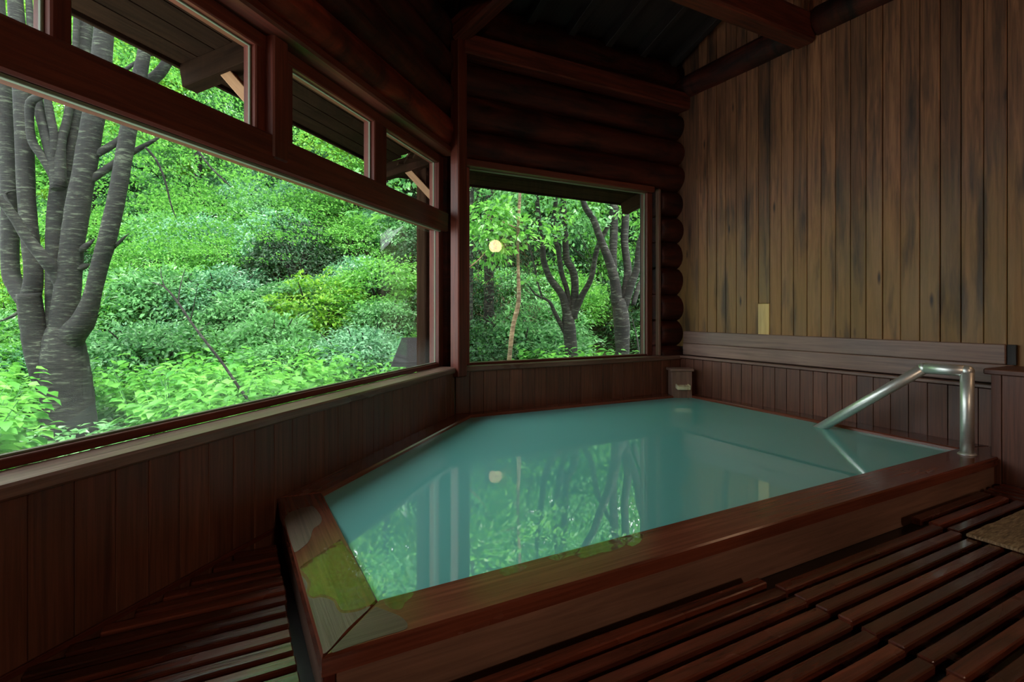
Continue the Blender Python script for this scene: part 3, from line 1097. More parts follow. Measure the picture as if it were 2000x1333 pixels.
wt = prism('spring_water', [(p[0], p[1]) for p in inner], 0.01, WATER, M['water'], None)
tag(wt, 'milky turquoise hot spring water filling the bath', 'water', None, 'stuff')


def blob(name, pts, z, h, mat, label, cat):
    P, _ = smooth_path([Vector((p[0], p[1], 0)) for p in pts + [pts[0]]], [1] * (len(pts) + 1), 6)
    P = P[:-1]
    # counter-clockwise
    ar = sum(P[i].x * P[(i + 1) % len(P)].y - P[(i + 1) % len(P)].x * P[i].y for i in range(len(P)))
    if ar < 0:
        P = P[::-1]
    q = [(p.x + random.uniform(-1, 1) * 0.0012, p.y + random.uniform(-1, 1) * 0.0012) for p in P]
    o = prism(name, q, z, z + h, mat)
    return tag(o, label, cat)


def rimpt(px, py):
    p = on_z(px, py, RIM)
    return (p.x, p.y)


# dry and wet areas on the rim at the near corner
def inset(p):
    return p
wet = [(664, 1054), (640, 1072), (610, 1092), (592, 1104), (586, 1112), (596, 1122), (607, 1140), (604, 1160), (612, 1167), (630, 1163), (652, 1170), (662, 1185), (670, 1194), (700, 1190), (722, 1183), (733, 1172), (700, 1108)]
blob('water_film', [rimpt(*p) for p in wet], RIM + 0.0003, 0.0016, M['film'], 'thin film of water spilling over the near left corner of the rim', 'water film')
wets = [([(1245, 1041), (1256, 1046), (1250, 1060), (1236, 1068), (1222, 1066), (1200, 1076), (1170, 1082), (1140, 1092), (1120, 1086), (1090, 1096), (1075, 1088), (1150, 1066), (1200, 1053)], 'film of water along the inner edge of the front rim'),
        ([(1010, 1104), (1030, 1106), (1020, 1116), (1000, 1122), (985, 1126), (976, 1116)], 'small splash of water on the middle of the front rim'),
        ([(746, 1172), (800, 1158), (806, 1166), (792, 1178), (782, 1192), (760, 1188)], 'small splash of water beside the near mitre of the rim')]
for q_, lb_ in wets:
    blob('water_film', [rimpt(*p) for p in q_], RIM + 0.0003, 0.0016, M['film'], lb_, 'water film')
dry1 = [(589, 1125), (600, 1140), (599, 1160), (608, 1170), (628, 1168), (650, 1175), (658, 1190), (670, 1199), (700, 1195), (724, 1186), (680, 1228), (637, 1276), (628, 1262), (612, 1205)]
dry2 = [(733, 1186), (775, 1202), (790, 1212), (796, 1222), (788, 1232), (740, 1246), (690, 1262), (646, 1275), (690, 1228)]
dry3 = [(556, 1016), (566, 1002), (604, 990), (616, 994), (628, 1012), (625, 1024), (612, 1034), (606, 1052), (598, 1064), (578, 1079), (572, 1072), (562, 1040)]
for q, lb in ((dry1, 'pale dried patch at the near left corner of the rim'), (dry2, 'pale dried triangle on the front rim by the mitre'), (dry3, 'pale dried patch near the wall end of the short rim')):
    P_, _ = smooth_path([Vector((*rimpt(*p), 0)) for p in q + [q[0]]], [1] * (len(q) + 1), 4)
    P_ = P_[:-1]
    if sum(P_[i].x * P_[(i + 1) % len(P_)].y - P_[(i + 1) % len(P_)].x * P_[i].y for i in range(len(P_))) < 0:
        P_ = P_[::-1]
    o = prism('dry_patch', [(p.x, p.y) for p in P_], RIM + 0.0001, RIM + 0.0009, M['rimdry'], bt, xdir=(0, 1) if q is not dry2 else (1, 0))  # thin added sheet standing in for a dry area of the rim wood
    o['label'] = lb

# ------------------------------------------------------------------ spout box
sb = thing('spout_box', 'small capped wooden spout box in the far corner of the bath', 'spout', (4.12, 3.95, RIM))
c0 = Vector((4.115, 3.965, 0))
fx = Vector((0.87, -0.5, 0)).normalized()      # across the front
fn = Vector((-0.5, -0.87, 0)).normalized()     # front normal
beam('front_board', c0 + fn * 0.07 + Vector((0, 0, RIM - 0.03)), c0 + fn * 0.07 + Vector((0, 0, 0.468)), 0.20, 0.018, M['greyboard'], sb, up=tuple(fn), ch=0.002)
for s in (-1, 1):
    beam('side_board', c0 + fx * (0.095 * s) + Vector((0, 0, RIM - 0.03)), c0 + fx * (0.095 * s) + Vector((0, 0, 0.468)), 0.13, 0.016, M['greyboard'], sb, up=tuple(fx * s), ch=0.002)
beam('cap', c0 + fx * -0.118 + Vector((0, 0, 0.48)), c0 + fx * 0.118 + Vector((0, 0, 0.48)), 0.19, 0.026, M['greyboard'], sb, ch=0.004)
sp_ = beam('spout', c0 + fn * 0.06 + Vector((0, 0, 0.315)), c0 + fn * 0.15 + Vector((0, 0, 0.305)), 0.13, 0.034, M['spout'], sb, ch=0.002)
for s in (-1, 1):
    beam('spout_lip', c0 + fn * 0.06 + fx * (0.06 * s) + Vector((0, 0, 0.327)), c0 + fn * 0.15 + fx * (0.06 * s) + Vector((0, 0, 0.317)), 0.012, 0.03, M['spout'], sp_, ch=0.002)
e = c0 + fn * 0.15 + fx * 0.035
st_ = tube('water_stream', [e + Vector((0, 0, 0.315)), e + fn * 0.012 + Vector((0, 0, 0.30)), e + fn * 0.02 + Vector((0, 0, 0.25)), e + fn * 0.022 + Vector((0, 0, WATER - 0.005))],
           [0.006, 0.007, 0.005, 0.006], M['film'], None, 8)
tag(st_, 'thin stream of hot spring water falling from the spout', 'water')

# ------------------------------------------------------------------ handrail
hr = thing('handrail', 'brushed steel handrail standing on the rim and dipping into the water', 'handrail', (3.89, 1.478, RIM))
RR = 0.034
HT = ZC - 0.352
A = Vector((3.89, 1.478, RIM))
B = Vector((3.89, 1.478, HT))
Cc = Vector((3.895, 1.700, HT - 0.004))
D = Vector((3.955, 2.405, WATER - 0.005))
D2 = D + (D - Cc).normalized() * 0.14
hpost = tube('post', [A, A.lerp(B, 0.5), B], [RR] * 3, M['steel'], hr, 24)
tube('top_bar', [B, B.lerp(Cc, 0.5), Cc], [RR] * 3, M['steel'], hr, 24)
tube('sloping_bar', [Cc, Cc.lerp(D2, 0.5), D2], [RR] * 3, M['steel'], hr, 24)


def ball(name, c, r, mat, parent, n=16):
    V, F = [], []
    for i in range(n + 1):
        t = math.pi * i / n
        for k in range(2 * n):
            a = math.pi * k / n
            V.append((r * math.sin(t) * math.cos(a), r * math.sin(t) * math.sin(a), r * math.cos(t)))
    for i in range(n):
        for k in range(2 * n):
            k2 = (k + 1) % (2 * n)
            F.append((i * 2 * n + k, (i + 1) * 2 * n + k, (i + 1) * 2 * n + k2, i * 2 * n + k2))
    me = bpy.data.meshes.new(name)
    me.from_pydata(V, [], F)
    for p in me.polygons:
        p.use_smooth = True
    me.update()
    return link(name, me, mat, parent, Matrix.Translation(c))


ball('weld_joint', B, RR * 1.02, M['steel'], hr)
ball('weld_joint', Cc, RR * 1.03, M['steel'], hr)
tube('flange', [A + Vector((0, 0, 0.0005)), A + Vector((0, 0, 0.004)), A + Vector((0, 0, 0.012))], [0.047, 0.046, 0.036], M['steel'], hpost, 24)

# ------------------------------------------------------------------ duckboards
PITCH, SW = 0.0742, 0.0445


def duckboard(label, x0, x1, y_first, n, jit=0.0, skip=(), ends=None, along='x', SW=SW):
    t = thing('duckboard', label, 'duckboard', ((x0 + x1) / 2, y_first - n * PITCH / 2, 0), 'slatted duckboards on the floor')
    for i in range(n):
        if i in skip:
            continue
        y = y_first - SW / 2 - i * PITCH
        a, b = (x0, x1) if ends is None else ends(i, y)
        if b - a < 0.05:
            continue
        a += random.uniform(-jit, jit); b += random.uniform(-jit, jit)
        dz = random.uniform(-0.002, 0.002)
        w_ = SW * random.uniform(0.96, 1.04)
        if along == 'x':
            beam('slat', (a, y, SLAT - 0.017 + dz), (b, y, SLAT - 0.017 + dz), w_, 0.034, M['slat'], t, ch=0.004)
        else:
            beam('slat', (y, a, SLAT - 0.017 + dz), (y, b, SLAT - 0.017 + dz), w_, 0.034, M['slat'], t, ch=0.004)
    return t


def bearers(t, pts, z=0.023):
    for a, b in pts:
        beam('bearer', (a[0], a[1], z), (b[0], b[1], z), 0.05, 0.044, M['slat'], t, ch=0.003)


db = duckboard('slatted wooden duckboard in front of the bath nearest the camera', 0.15, 1.745, 1.298, 26, 0.004)
bearers(db, [((0.35, 1.28), (0.35, -0.6)), ((1.0, 1.22), (1.0, -0.6)), ((1.6, 1.22), (1.6, -0.6))])
db = duckboard('middle slatted wooden duckboard in front of the bath between the joint and the mat', 1.76, 2.90, 1.236, 25, 0.004)
bearers(db, [((1.9, 1.22), (1.9, -0.6)), ((2.35, 1.22), (2.35, -0.6)), ((2.78, 1.22), (2.78, -0.6))])
db = duckboard('slatted wooden duckboard partly covered by the straw mat', 2.915, 3.66, 1.33, 26, 0.004)
bearers(db, [((3.05, 1.3), (3.05, -0.6)), ((3.5, 1.3), (3.5, -0.6))])
db = duckboard('narrow slatted duckboard at the foot of the cabinet with slats running lengthwise', -0.6, 1.335, 3.955, 4, 0.004, along='y')
bearers(db, [((3.68, 1.2), (3.97, 1.2)), ((3.68, 0.4), (3.97, 0.4)), ((3.68, -0.4), (3.97, -0.4))])


def left_ends(i, y):
    x0 = max(P2.x + 0.03, y - C_L + 0.03)
    return x0, 0.172 + 0.02 * (y - 1.5)


db = duckboard('slatted wooden duckboard beside the angled wall, cut to its slant', 0, 0, 2.455, 28, 0.004, ends=lambda i, y: left_ends(i, y) if y > 1.36 else (max(P2.x + 0.03, y - C_L + 0.03), 0.13), SW=0.050)
bearers(db, [((0.05, 2.36), (0.05, 0.5)), ((-0.35, 1.95), (-0.35, 0.5)), ((-0.7, 1.6), (-0.7, 0.5))])

# straw mat
def mat_material():
    m, nt, out = new_mat('straw_mat')
    L = nt.links
    tc = N(nt, 'ShaderNodeTexCoord')
    mp = N(nt, 'ShaderNodeMapping')
    mp.inputs['Scale'].default_value = (14, 90, 30)
    L.new(tc.outputs['Object'], mp.inputs[0])
    n1 = N(nt, 'ShaderNodeTexNoise')
    n1.inputs['Scale'].default_value = 1.5
    n1.inputs['Detail'].default_value = 6
    L.new(mp.outputs[0], n1.inputs['Vector'])
    r = ramp(nt, [(0.3, srgb(96, 75, 53)), (0.55, srgb(150, 123, 92)), (0.75, srgb(190, 164, 126))])
    L.new(n1.outputs['Fac'], r.inputs[0])
    p = N(nt, 'ShaderNodeBsdfPrincipled')
    p.inputs['Roughness'].default_value = 0.85
    L.new(r.outputs[0], p.inputs['Base Color'])
    b = N(nt, 'ShaderNodeBump')
    b.inputs['Strength'].default_value = 0.8
    b.inputs['Distance'].default_value = 0.01
    L.new(n1.outputs['Fac'], b.inputs['Height'])
    L.new(b.outputs[0], p.inputs['Normal'])
    L.new(p.outputs[0], out.inputs[0])
    return m


M['mat'] = mat_material()
mp_poly = []
x0, x1, y0, y1 = 2.865, 3.72, 0.45, 1.092
for k in range(24):
    mp_poly.append((x0 + (x1 - x0) * k / 24, y0 + random.uniform(-.004, .004)))
for k in range(18):
    mp_poly.append((x1 + random.uniform(-.004, .004), y0 + (y1 - y0) * k / 18))
for k in range(24):
    mp_poly.append((x1 - (x1 - x0) * k / 24, y1 + random.uniform(-.003, .003)))
for k in range(18):
    mp_poly.append((x0 + random.uniform(-.004, .004), y1 - (y1 - y0) * k / 18))
o = prism('straw_mat', mp_poly, SLAT + 0.003, SLAT + 0.016, M['mat'], None, ch=0.003)
tag(o, 'woven straw mat lying on the duckboard at the right edge', 'mat')

# ------------------------------------------------------------------ wall lamp on the right wall (seen mirrored in the back window)
def emis(name, col, s):
    m, nt, out = new_mat(name)
    e = N(nt, 'ShaderNodeEmission')
    e.inputs[0].default_value = (*col, 1)
    e.inputs[1].default_value = s
    nt.links.new(e.outputs[0], out.inputs[0])
    return m


M['globe'] = emis('warm_globe_glass', (1.0, 0.62, 0.36), 12.0)
M['globe_bright'] = emis('bright_warm_globe_glass', (1.0, 0.76, 0.54), 140.0)


def wall_lamp(label, g, n, mat):
    """globe on a short arm; n points from the globe back to the wall"""
    g, n = Vector(g), Vector(n)
    t = thing('wall_lamp', label, 'lamp', g + Vector((0, 0, -0.17)))
    ball('globe', g, 0.115, mat, t, 16)
    tube('neck', [g + Vector((0, 0, -0.135)), g + Vector((0, 0, -0.105))], [0.05, 0.05], M['black'], t, 16)
    tube('arm', [g + n * 0.13 + Vector((0, 0, -0.175)), g + n * 0.06 + Vector((0, 0, -0.175)), g + n * 0.01 + Vector((0, 0, -0.16)), g + Vector((0, 0, -0.12))], [0.015] * 4, M['black'], t, 8)
    tube('wall_plate', [g + n * 0.138 + Vector((0, 0, -0.175)), g + n * 0.12 + Vector((0, 0, -0.175))], [0.06, 0.06], M['black'], t, 16)
    return t


wall_lamp('round glowing globe lamp mirrored in the back window', (4.19, 0.11, 2.235), (1, 0, 0), M['globe'])
wall_lamp('round globe lamp on the slanted wall behind the camera', (0.50, -3.10, 2.3), (-1 / R2, -1 / R2, 0), M['globe_bright'])

# ------------------------------------------------------------------ eaves outside
ev = struct('eaves', 'dark board eaves over the windows')
ev['kind'] = 'structure'
E_OUT, E_Z, E_S = OG + 0.707, None, 0.20
pe = on_c(382, 144, cG + 1.0)
E_Z = pe.z
nb = 5
DZB = 0.06
for k in range(nb):
    o0 = 0.30 + (E_OUT - 0.30) * k / nb
    o1 = 0.30 + (E_OUT - 0.30) * (k + 1) / nb - 0.004
    om = (o0 + o1) / 2
    z = E_Z + (E_OUT - om) * E_S + 0.02
    # left wall soffit board
    p0, p1 = LW(-0.41 * om, om, z), LW(S_END + 0.41 * om, om, z)
    up = (NL * E_S + Vector((0, 0, 1))).normalized()
    beam('soffit_board', p0, p1, (o1 - o0) * 1.02, 0.02, M['eave'], ev, up=tuple(up), ch=0.002)
    yb_ = Y_B + om
    z -= DZB
    beam('soffit_board', (PC.x - 0.41 * om, yb_, z), (5.6, yb_, z), (o1 - o0) * 1.02, 0.02, M['eave'], ev, up=tuple((Vector((0, 1, 0)) * E_S + Vector((0, 0, 1))).normalized()), ch=0.002)
beam('fascia_board', LW(-0.41 * E_OUT, E_OUT + 0.012, E_Z + 0.05), LW(S_END + 0.3, E_OUT + 0.012, E_Z + 0.05), 0.024, 0.12, M['eave'], ev)
beam('fascia_board', (PC.x - 0.41 * E_OUT, Y_B + E_OUT + 0.012, E_Z + 0.05 - DZB), (5.6, Y_B + E_OUT + 0.012, E_Z + 0.05 - DZB), 0.024, 0.12, M['eave'], ev)
# roof skin above the eaves keeps the sky off the soffit
for (a, b, n_) in ((LW(-0.3, 0.26, E_Z + 0.30), LW(S_END + 0.2, 0.26, E_Z + 0.30), NL), (Vector((PC.x - 0.1, Y_B + 0.26, E_Z + 0.30)), Vector((5.6, Y_B + 0.26, E_Z + 0.30)), Vector((0, 1, 0)))):
    q0 = a + n_ * 0.36 + Vector((0, 0, -0.04)); q1 = b + n_ * 0.36 + Vector((0, 0, -0.04))
    beam('roof_board', q0, q1, 0.86, 0.03, M['eave'], ev, up=tuple((n_ * E_S + Vector((0, 0, 1))).normalized()))


def eave_beam(base, nout, dz=0.0):
    """beam carried out from the wall at base (point on the panelling line, z ignored)"""
    bt_ = 0.13
    i_ = base + nout * 0.22
    o_ = base + nout * E_OUT
    i_.z = -dz + E_Z + (E_OUT - 0.22) * E_S - bt_ / 2 + 0.01
    o_.z = -dz + E_Z - bt_ / 2 + 0.01
    beam('eave_beam', i_, o_, 0.10, bt_, M['eave'], ev, ch=0.004)
    b0 = base + nout * (E_OUT - 0.27); b0.z = E_Z - 0.09 + 0.04
    b1 = base + nout * 0.26; b1.z = E_Z - 0.42
    beam('brace', b0, b1, 0.045, 0.06, M['brace'], ev, ch=0.003)


for px in (382, 752):
    p = on_c(px, 200, C_L + E_OUT * R2)
    s_ = (p - PC - NL * E_OUT).dot(EL)
    eave_beam(LW(s_ + 0.05, 0, 0), NL)
p = on_y(1213, 420, Y_B + E_OUT)
eave_beam(Vector((p.x + 0.05, Y_B, 0)), Vector((0, 1, 0)), DZB)
# outside post at the corner
p = on_c(832, 500, cG + 0.42)
beam('outer_post', (p.x, p.y, -0.4), (p.x, p.y, E_Z + 0.05), 0.13, 0.13, M['eave'], ev, up=(0.38, -0.92, 0), ch=0.01)

# dark box outside
bx_ = thing('outdoor_box', 'dark slant sided box outside the far end of the long window', 'box', at(795, 720, 5.3))
pc = at(800, 690, 5.3)
xd = Vector((RT[0], RT[1], 0)); yd = Vector((FW[0], FW[1], 0))
V = []
for yy in (-0.09, 0.09):
    for (xx, zz) in ((-0.17, -0.13), (0.16, -0.13), (0.16, 0.155), (-0.06, 0.155)):
        V.append(tuple(xd * xx + yd * yy + Vector((0, 0, zz))))
me = bpy.data.meshes.new('housing')
me.from_pydata(V, [], [(0, 1, 2, 3), (7, 6, 5, 4), (0, 4, 5, 1), (1, 5, 6, 2), (2, 6, 7, 3), (3, 7, 4, 0)])
me.update()
link('housing', me, M['black'], bx_, Matrix.Translation(pc))
beam('base_strip', pc + xd * -0.18 + yd * -0.1 + Vector((0, 0, -0.085)), pc + xd * 0.16 + yd * -0.1 + Vector((0, 0, -0.085)), 0.015, 0.012, M['black'], bx_)
beam('stand', pc + Vector((0, 0, -0.13)), Vector((pc.x, pc.y, -0.35)), 0.06, 0.06, M['black'], bx_)

# ------------------------------------------------------------------ outdoors: terrain
def hill(x, y):
    d = x * FW[0] + y * FW[1]
    s = x * RT[0] + y * RT[1]
    up = max(0.0, d - 8.0)
    slope = 0.52 if s < -1 else 0.40
    return -0.30 + slope * up ** 1.0 * (1 - math.exp(-up / 4.0)) + 0.12 * math.sin(x * 0.9) * math.cos(y * 0.7)


gx = np.linspace(-34, 16, 70)
gy = np.linspace(4.9, 40, 60)
V, F = [], []
# sheet laid out along the view axis in plan, only outside the house
ds = np.linspace(3.2, 40, 60)
lat = np.linspace(-1.25, 0.75, 60)
for d in ds:
    for t in lat:
        q = FW * d + RT * (t * (d + 2.0))
        z = hill(q[0], q[1])
        inside = q[1] < Y_B + 0.32 and (q[1] - q[0]) < C_L + 0.45
        V.append((q[0], q[1], z if not inside else -0.6))
nx = len(lat)
for i in range(len(ds) - 1):
    for j in range(nx - 1):
        F.append((i * nx + j, i * nx + j + 1, (i + 1) * nx + j + 1, (i + 1) * nx + j))
me = mesh_np('ground', V, F, True)
g_ = link('ground', me, M['ground'])
tag(g_, 'forest ground rising to a wooded slope', None, None, 'structure')

# ------------------------------------------------------------------ leaves
def leaf_arrays(P, D, Nn, L_, W_, rich=False):
    """P centre of leaf base, D direction, Nn normal (n,3); returns verts, faces"""
    P, D, Nn = map(np.asarray, (P, D, Nn))
    n = len(P)
    S = np.cross(Nn, D)
    S /= np.linalg.norm(S, axis=1, keepdims=True) + 1e-9
    Nn = np.cross(D, S)
    L_ = np.broadcast_to(np.asarray(L_, float).reshape(-1, 1), (n, 1))
    W_ = np.broadcast_to(np.asarray(W_, float).reshape(-1, 1), (n, 1))
    if not rich:
        v = np.stack([P, P + D * L_ * .45 + S * W_ * .5 + Nn * L_ * .07, P + D * L_ - Nn * L_ * .12, P + D * L_ * .45 - S * W_ * .5 + Nn * L_ * .07], 1)
        f = np.arange(n)[:, None, None] * 4 + np.array([[0, 2, 1], [0, 3, 2]])[None]
        return v.reshape(-1, 3), f.reshape(-1, 3)
    v = np.stack([P,
                  P + D * L_ * .22 + S * W_ * .42 + Nn * L_ * .05, P + D * L_ * .3, P + D * L_ * .22 - S * W_ * .42 + Nn * L_ * .05,
                  P + D * L_ * .6 + S * W_ * .46 + Nn * L_ * .03, P + D * L_ * .65 - Nn * L_ * .04, P + D * L_ * .6 - S * W_ * .46 + Nn * L_ * .03,
                  P + D * L_ - Nn * L_ * .2], 1)
    f = np.arange(n)[:, None, None] * 8 + np.array([[0, 2, 1], [0, 3, 2], [1, 2, 5], [1, 5, 4], [2, 3, 6], [2, 6, 5], [4, 5, 7], [5, 6, 7]])[None]
    return v.reshape(-1, 3), f.reshape(-1, 3)


def unit(a):
    return a / (np.linalg.norm(a, axis=-1, keepdims=True) + 1e-9)


def sprays(centres, outdir, size, per, leaf, rg, droop=0.25, flat=0.12, tilt=0.35, aspect=0.5, normal_jit=0.35):
    """flat drooping sprays of leaves: centres (m,3), outdir (m,3)"""
    m = len(centres)
    size = np.broadcast_to(np.asarray(size, float), (m,))
    t = rg.random((m, per)) ** 0.7
    a = rg.normal(0, 0.75, (m, per))
    out = unit(outdir)
    side = unit(np.cross(out, np.array([0, 0, 1.0])) + 1e-6)
    upv = unit(np.cross(side, out))
    ca, sa = np.cos(a), np.sin(a)
    dirs = out[:, None] * ca[..., None] + side[:, None] * sa[..., None]
    r = t * size[:, None]
    P = centres[:, None] + dirs * r[..., None] + upv[:, None] * (rg.normal(0, flat, (m, per)) * size[:, None])[..., None]
    P[..., 2] -= droop * (r ** 2 / size[:, None])
    D = dirs + rg.normal(0, 0.45, (m, per, 3))
    D[..., 2] -= 0.25
    D = unit(D)
    Nn = unit(np.array([0, 0, 1.0]) + 0.5 * out[:, None] * np.ones((1, per, 1)) + rg.normal(0, normal_jit, (m, per, 3)))
    L_ = leaf * rg.uniform(0.7, 1.3, (m, per))
    return P.reshape(-1, 3), D.reshape(-1, 3), Nn.reshape(-1, 3), L_.ravel()


def crown_mesh(seed, rx, rz, n_spray, per, leaf, spray, low=-0.1, aspect=0.5, droop=0.25, flat=0.1, shell=(0.55, 1.0), lobes=6):
    """crown on an ellipsoid around the origin, z from low*rz up to rz; lobed outline"""
    rg = np.random.default_rng(seed)
    u = unit(rg.normal(0, 1, (n_spray * 3, 3)))
    u = u[u[:, 2] > low][:n_spray]
    lob = unit(rg.normal(0, 1, (lobes, 3)) * np.array([1, 1, 0.7]))
    amp = np.max(u @ lob.T, axis=1)
    rad = rg.uniform(*shell, len(u)) ** 0.6 * (0.68 + 0.36 * np.clip(amp, 0, 1) ** 2)
    C = u * rad[:, None] * np.array([rx, rx, rz])
    outd = u.copy()
    outd[:, 2] *= 0.35
    outd += rg.normal(0, 0.25, outd.shape)
    P, D, Nn, L_ = sprays(C, outd, spray * rg.uniform(0.6, 1.3, len(C)), per, leaf, rg, droop, flat)
    v, f = leaf_arrays(P, D, Nn, L_, L_ * aspect)
    return mesh_np('leaves', v, f)


def stems_mesh(seed, rx, rz, n, r0):
    rg = np.random.default_rng(seed)
    V, F = [], []
    for i in range(n):
        a = rg.uniform(0, 6.28)
        e = Vector((math.cos(a) * rx * rg.uniform(.3, .8), math.sin(a) * rx * rg.uniform(.3, .8), rz * rg.uniform(.5, .9)))
        pts = [Vector((0, 0, -0.4 * rz)), e * 0.35 + Vector((0, 0, 0.1 * rz)), e]
        me = tube_mesh(pts, [r0, r0 * .7, r0 * .25], 5, False)
        base = len(V)
        V += [tuple(v.co) for v in me.vertices]
        F += [tuple(base + k for k in p.vertices) for p in me.polygons]
        bpy.data.meshes.remove(me)
    me = bpy.data.meshes.new('stems')
    me.from_pydata(V, [], F)
    me.update()
    return me


KINDS = {
    # name: (material, [crown meshes], stems)
    'mound': ('leaf_mid', [crown_mesh(100 + i, 1.0, 0.95, 380, 24, 0.085, 0.30, droop=0.35) for i in range(3)]),
    'blue': ('leaf_blue', [crown_mesh(110 + i, 1.0, 0.9, 420, 24, 0.075, 0.26, droop=0.3, flat=0.2) for i in range(3)]),
    'layered': ('leaf_bright', [crown_mesh(120 + i, 1.15, 0.85, 330, 28, 0.075, 0.42, droop=0.2, flat=0.05) for i in range(3)]),
    'dark': ('leaf_dark', [crown_mesh(130 + i, 0.9, 1.2, 420, 24, 0.07, 0.32, droop=0.7, flat=0.06) for i in range(2)]),
    'lime': ('leaf_lime', [crown_mesh(140 + i, 1.0, 0.9, 300, 24, 0.08, 0.34, droop=0.2, flat=0.06) for i in range(2)]),
}
STEMS = [stems_mesh(200 + i, 1.0, 0.9, 9, 0.03) for i in range(3)]
for me in STEMS:
    me.materials.append(M['bark_dark'])
for k, (mt, ms) in KINDS.items():
    for me in ms:
        me.materials.append(M[mt])
LOOK = {'mound': 'rounded mid green shrub', 'blue': 'dense blue green shrub', 'layered': 'layered bright green shrub',
        'dark': 'drooping dark evergreen shrub', 'lime': 'yellow green leafy shrub'}


def where(px, d):
    if px < 260:
        w = 'behind the many stemmed tree'
    elif px < 520:
        w = 'in the middle of the long window'
    elif px < 880:
        w = 'right in the long window'
    else:
        w = 'in the back window'
    h = 'low on the slope' if d < 12 else ('halfway up the slope' if d < 18 else 'high on the slope')
    return w, h


def shrub(kind, x, y, scale, zoff=0.0):
    mt, ms = KINDS[kind]
    z = hill(x, y) + zoff
    px, d = lateral((x, y))
    w, h = where(px, d)
    lab = '%s %s %s' % (LOOK[kind], h, w)
    t = thing('shrub', lab, 'shrub', (x, y, z), lab)
    sc = scale * random.uniform(0.9, 1.1)
    rot = random.uniform(0, 6.28)
    me = random.choice(ms)
    f = bpy.data.objects.new('foliage', me)
    f['kind'] = 'stuff'
    s_ = bpy.data.objects.new('stems', random.choice(STEMS))
    for o, zz in ((f, 0.28 * scale), (s_, 0.28 * scale)):
        COL.objects.link(o)
        o.parent = t
        o.location = (0, 0, zz)
        o.rotation_euler = (0, 0, rot)
        o.scale = (sc, sc, sc * random.uniform(0.9, 1.15))
    return t


rs = random.Random(11)
d = 8.2
rows = 0
while d < 27:
    step = 1.05 + 0.055 * (d - 8)
    s0, s1 = -1.14 * d - 1.0, 0.40 * d + 0.5
    s = s0 + rs.uniform(0, 1)
    while s < s1:
        dd = d + rs.uniform(-0.5, 0.5)
        sl = s + rs.uniform(-0.35, 0.35)
        q = FW * dd + RT * sl
        px = CX + FPX * sl / dd
        if px > 880:
            kind = rs.choices(['mound', 'blue', 'layered', 'dark', 'lime'], [4, 3, 3, 3, 0])[0]
            if px < 1010:
                kind = rs.choices(['dark', 'layered', 'mound'], [4, 1, 1])[0]
        elif px < 260:
            kind = rs.choices(['mound', 'blue', 'layered', 'dark', 'lime'], [3, 1, 4, 1, 3])[0]
        else:
            kind = rs.choices(['mound', 'blue', 'layered', 'dark', 'lime'], [3, 4, 3, 1, 1])[0]
        if 1030 < px < 1290 and dd < 10.2:
            s += step * 1.25
            continue
        random.seed(int(px * 10 + d))
        shrub(kind, q[0], q[1], (0.85 + 0.03 * (d - 8)) * rs.uniform(0.85, 1.3))
        s += step * 1.25
    d += step * 1.05
    rows += 1

# tall trees on the slope behind
TALL = [crown_mesh(300 + i, 2.0, 2.6, 750, 24, 0.13, 0.62, low=-0.7, droop=0.25, flat=0.06, lobes=9) for i in range(3)]
for me, mt in zip(TALL, ('leaf_bright', 'leaf_mid', 'leaf_lime')):
    me.materials.append(M[mt])
tl = ['tall maple on the upper slope', 'tall broadleaf tree on the upper slope', 'tall yellow green tree on the upper slope']
rs2 = random.Random(5)
for i, (px, d_) in enumerate([(-60, 17), (60, 21), (170, 15), (300, 22), (380, 17), (470, 24), (560, 18), (660, 22), (750, 16), (850, 21), (930, 15), (1010, 19), (1090, 14), (1170, 20), (1260, 15), (1360, 19), (-180, 19), (230, 27), (610, 28), (1000, 26), (-40, 27), (430, 30), (800, 29)]):
    sl = (px - CX) / FPX * d_
    q = FW * d_ + RT * sl
    z = hill(q[0], q[1])
    j = i % 3
    hgt = rs2.uniform(4.0, 6.0)
    w, h = where(px, d_)
    lab = '%s, %s' % (tl[j], w)
    t = thing('tree', lab, 'tree', (q[0], q[1], z), lab)
    f = bpy.data.objects.new('foliage', TALL[j])
    f['kind'] = 'stuff'
    COL.objects.link(f)
    f.parent = t
    f.location = (0, 0, hgt)
    f.rotation_euler = (0, 0, rs2.uniform(0, 6.28))
    k_ = rs2.uniform(0.9, 1.25)
    f.scale = (k_, k_, k_ * rs2.uniform(0.9, 1.2))
    tr = tube_mesh([(0, 0, -0.3), (0.1, 0.05, hgt * 0.5), (0.0, 0.1, hgt + 1.2)], [0.16, 0.11, 0.04], 8)
    o = bpy.data.objects.new('trunk', tr)
    tr.materials.append(M['bark_dark'])
    COL.objects.link(o)
    o.parent = t

# ------------------------------------------------------------------ trees near the windows: trunks follow their own limbs
def limbs(parent, specs, depth, mat, name='branch'):
    for i, (dz, pts) in enumerate(specs):
        P, R_ = [], []
        n = len(pts)
        for k, (x, y, w) in enumerate(pts):
            t = k / max(n - 1, 1)
            dd = depth + dz * t
            P.append(at(x, y, dd))
            R_.append(w * 0.5 * dd / FPX)
        lx, ly, lw = pts[-1]
        if lw < 10 and n > 2:
            R_ = [r if r > 0.03 else r * 0.75 for r in R_]
            R_[-1] = 0.002
        P, R_ = smooth_path(P, R_, 4)
        big = max(R_) > 0.03
        tube('trunk' if (i == 0 and name == 'branch') else name, P, R_, mat, parent, 14 if big else 7, 0.05)


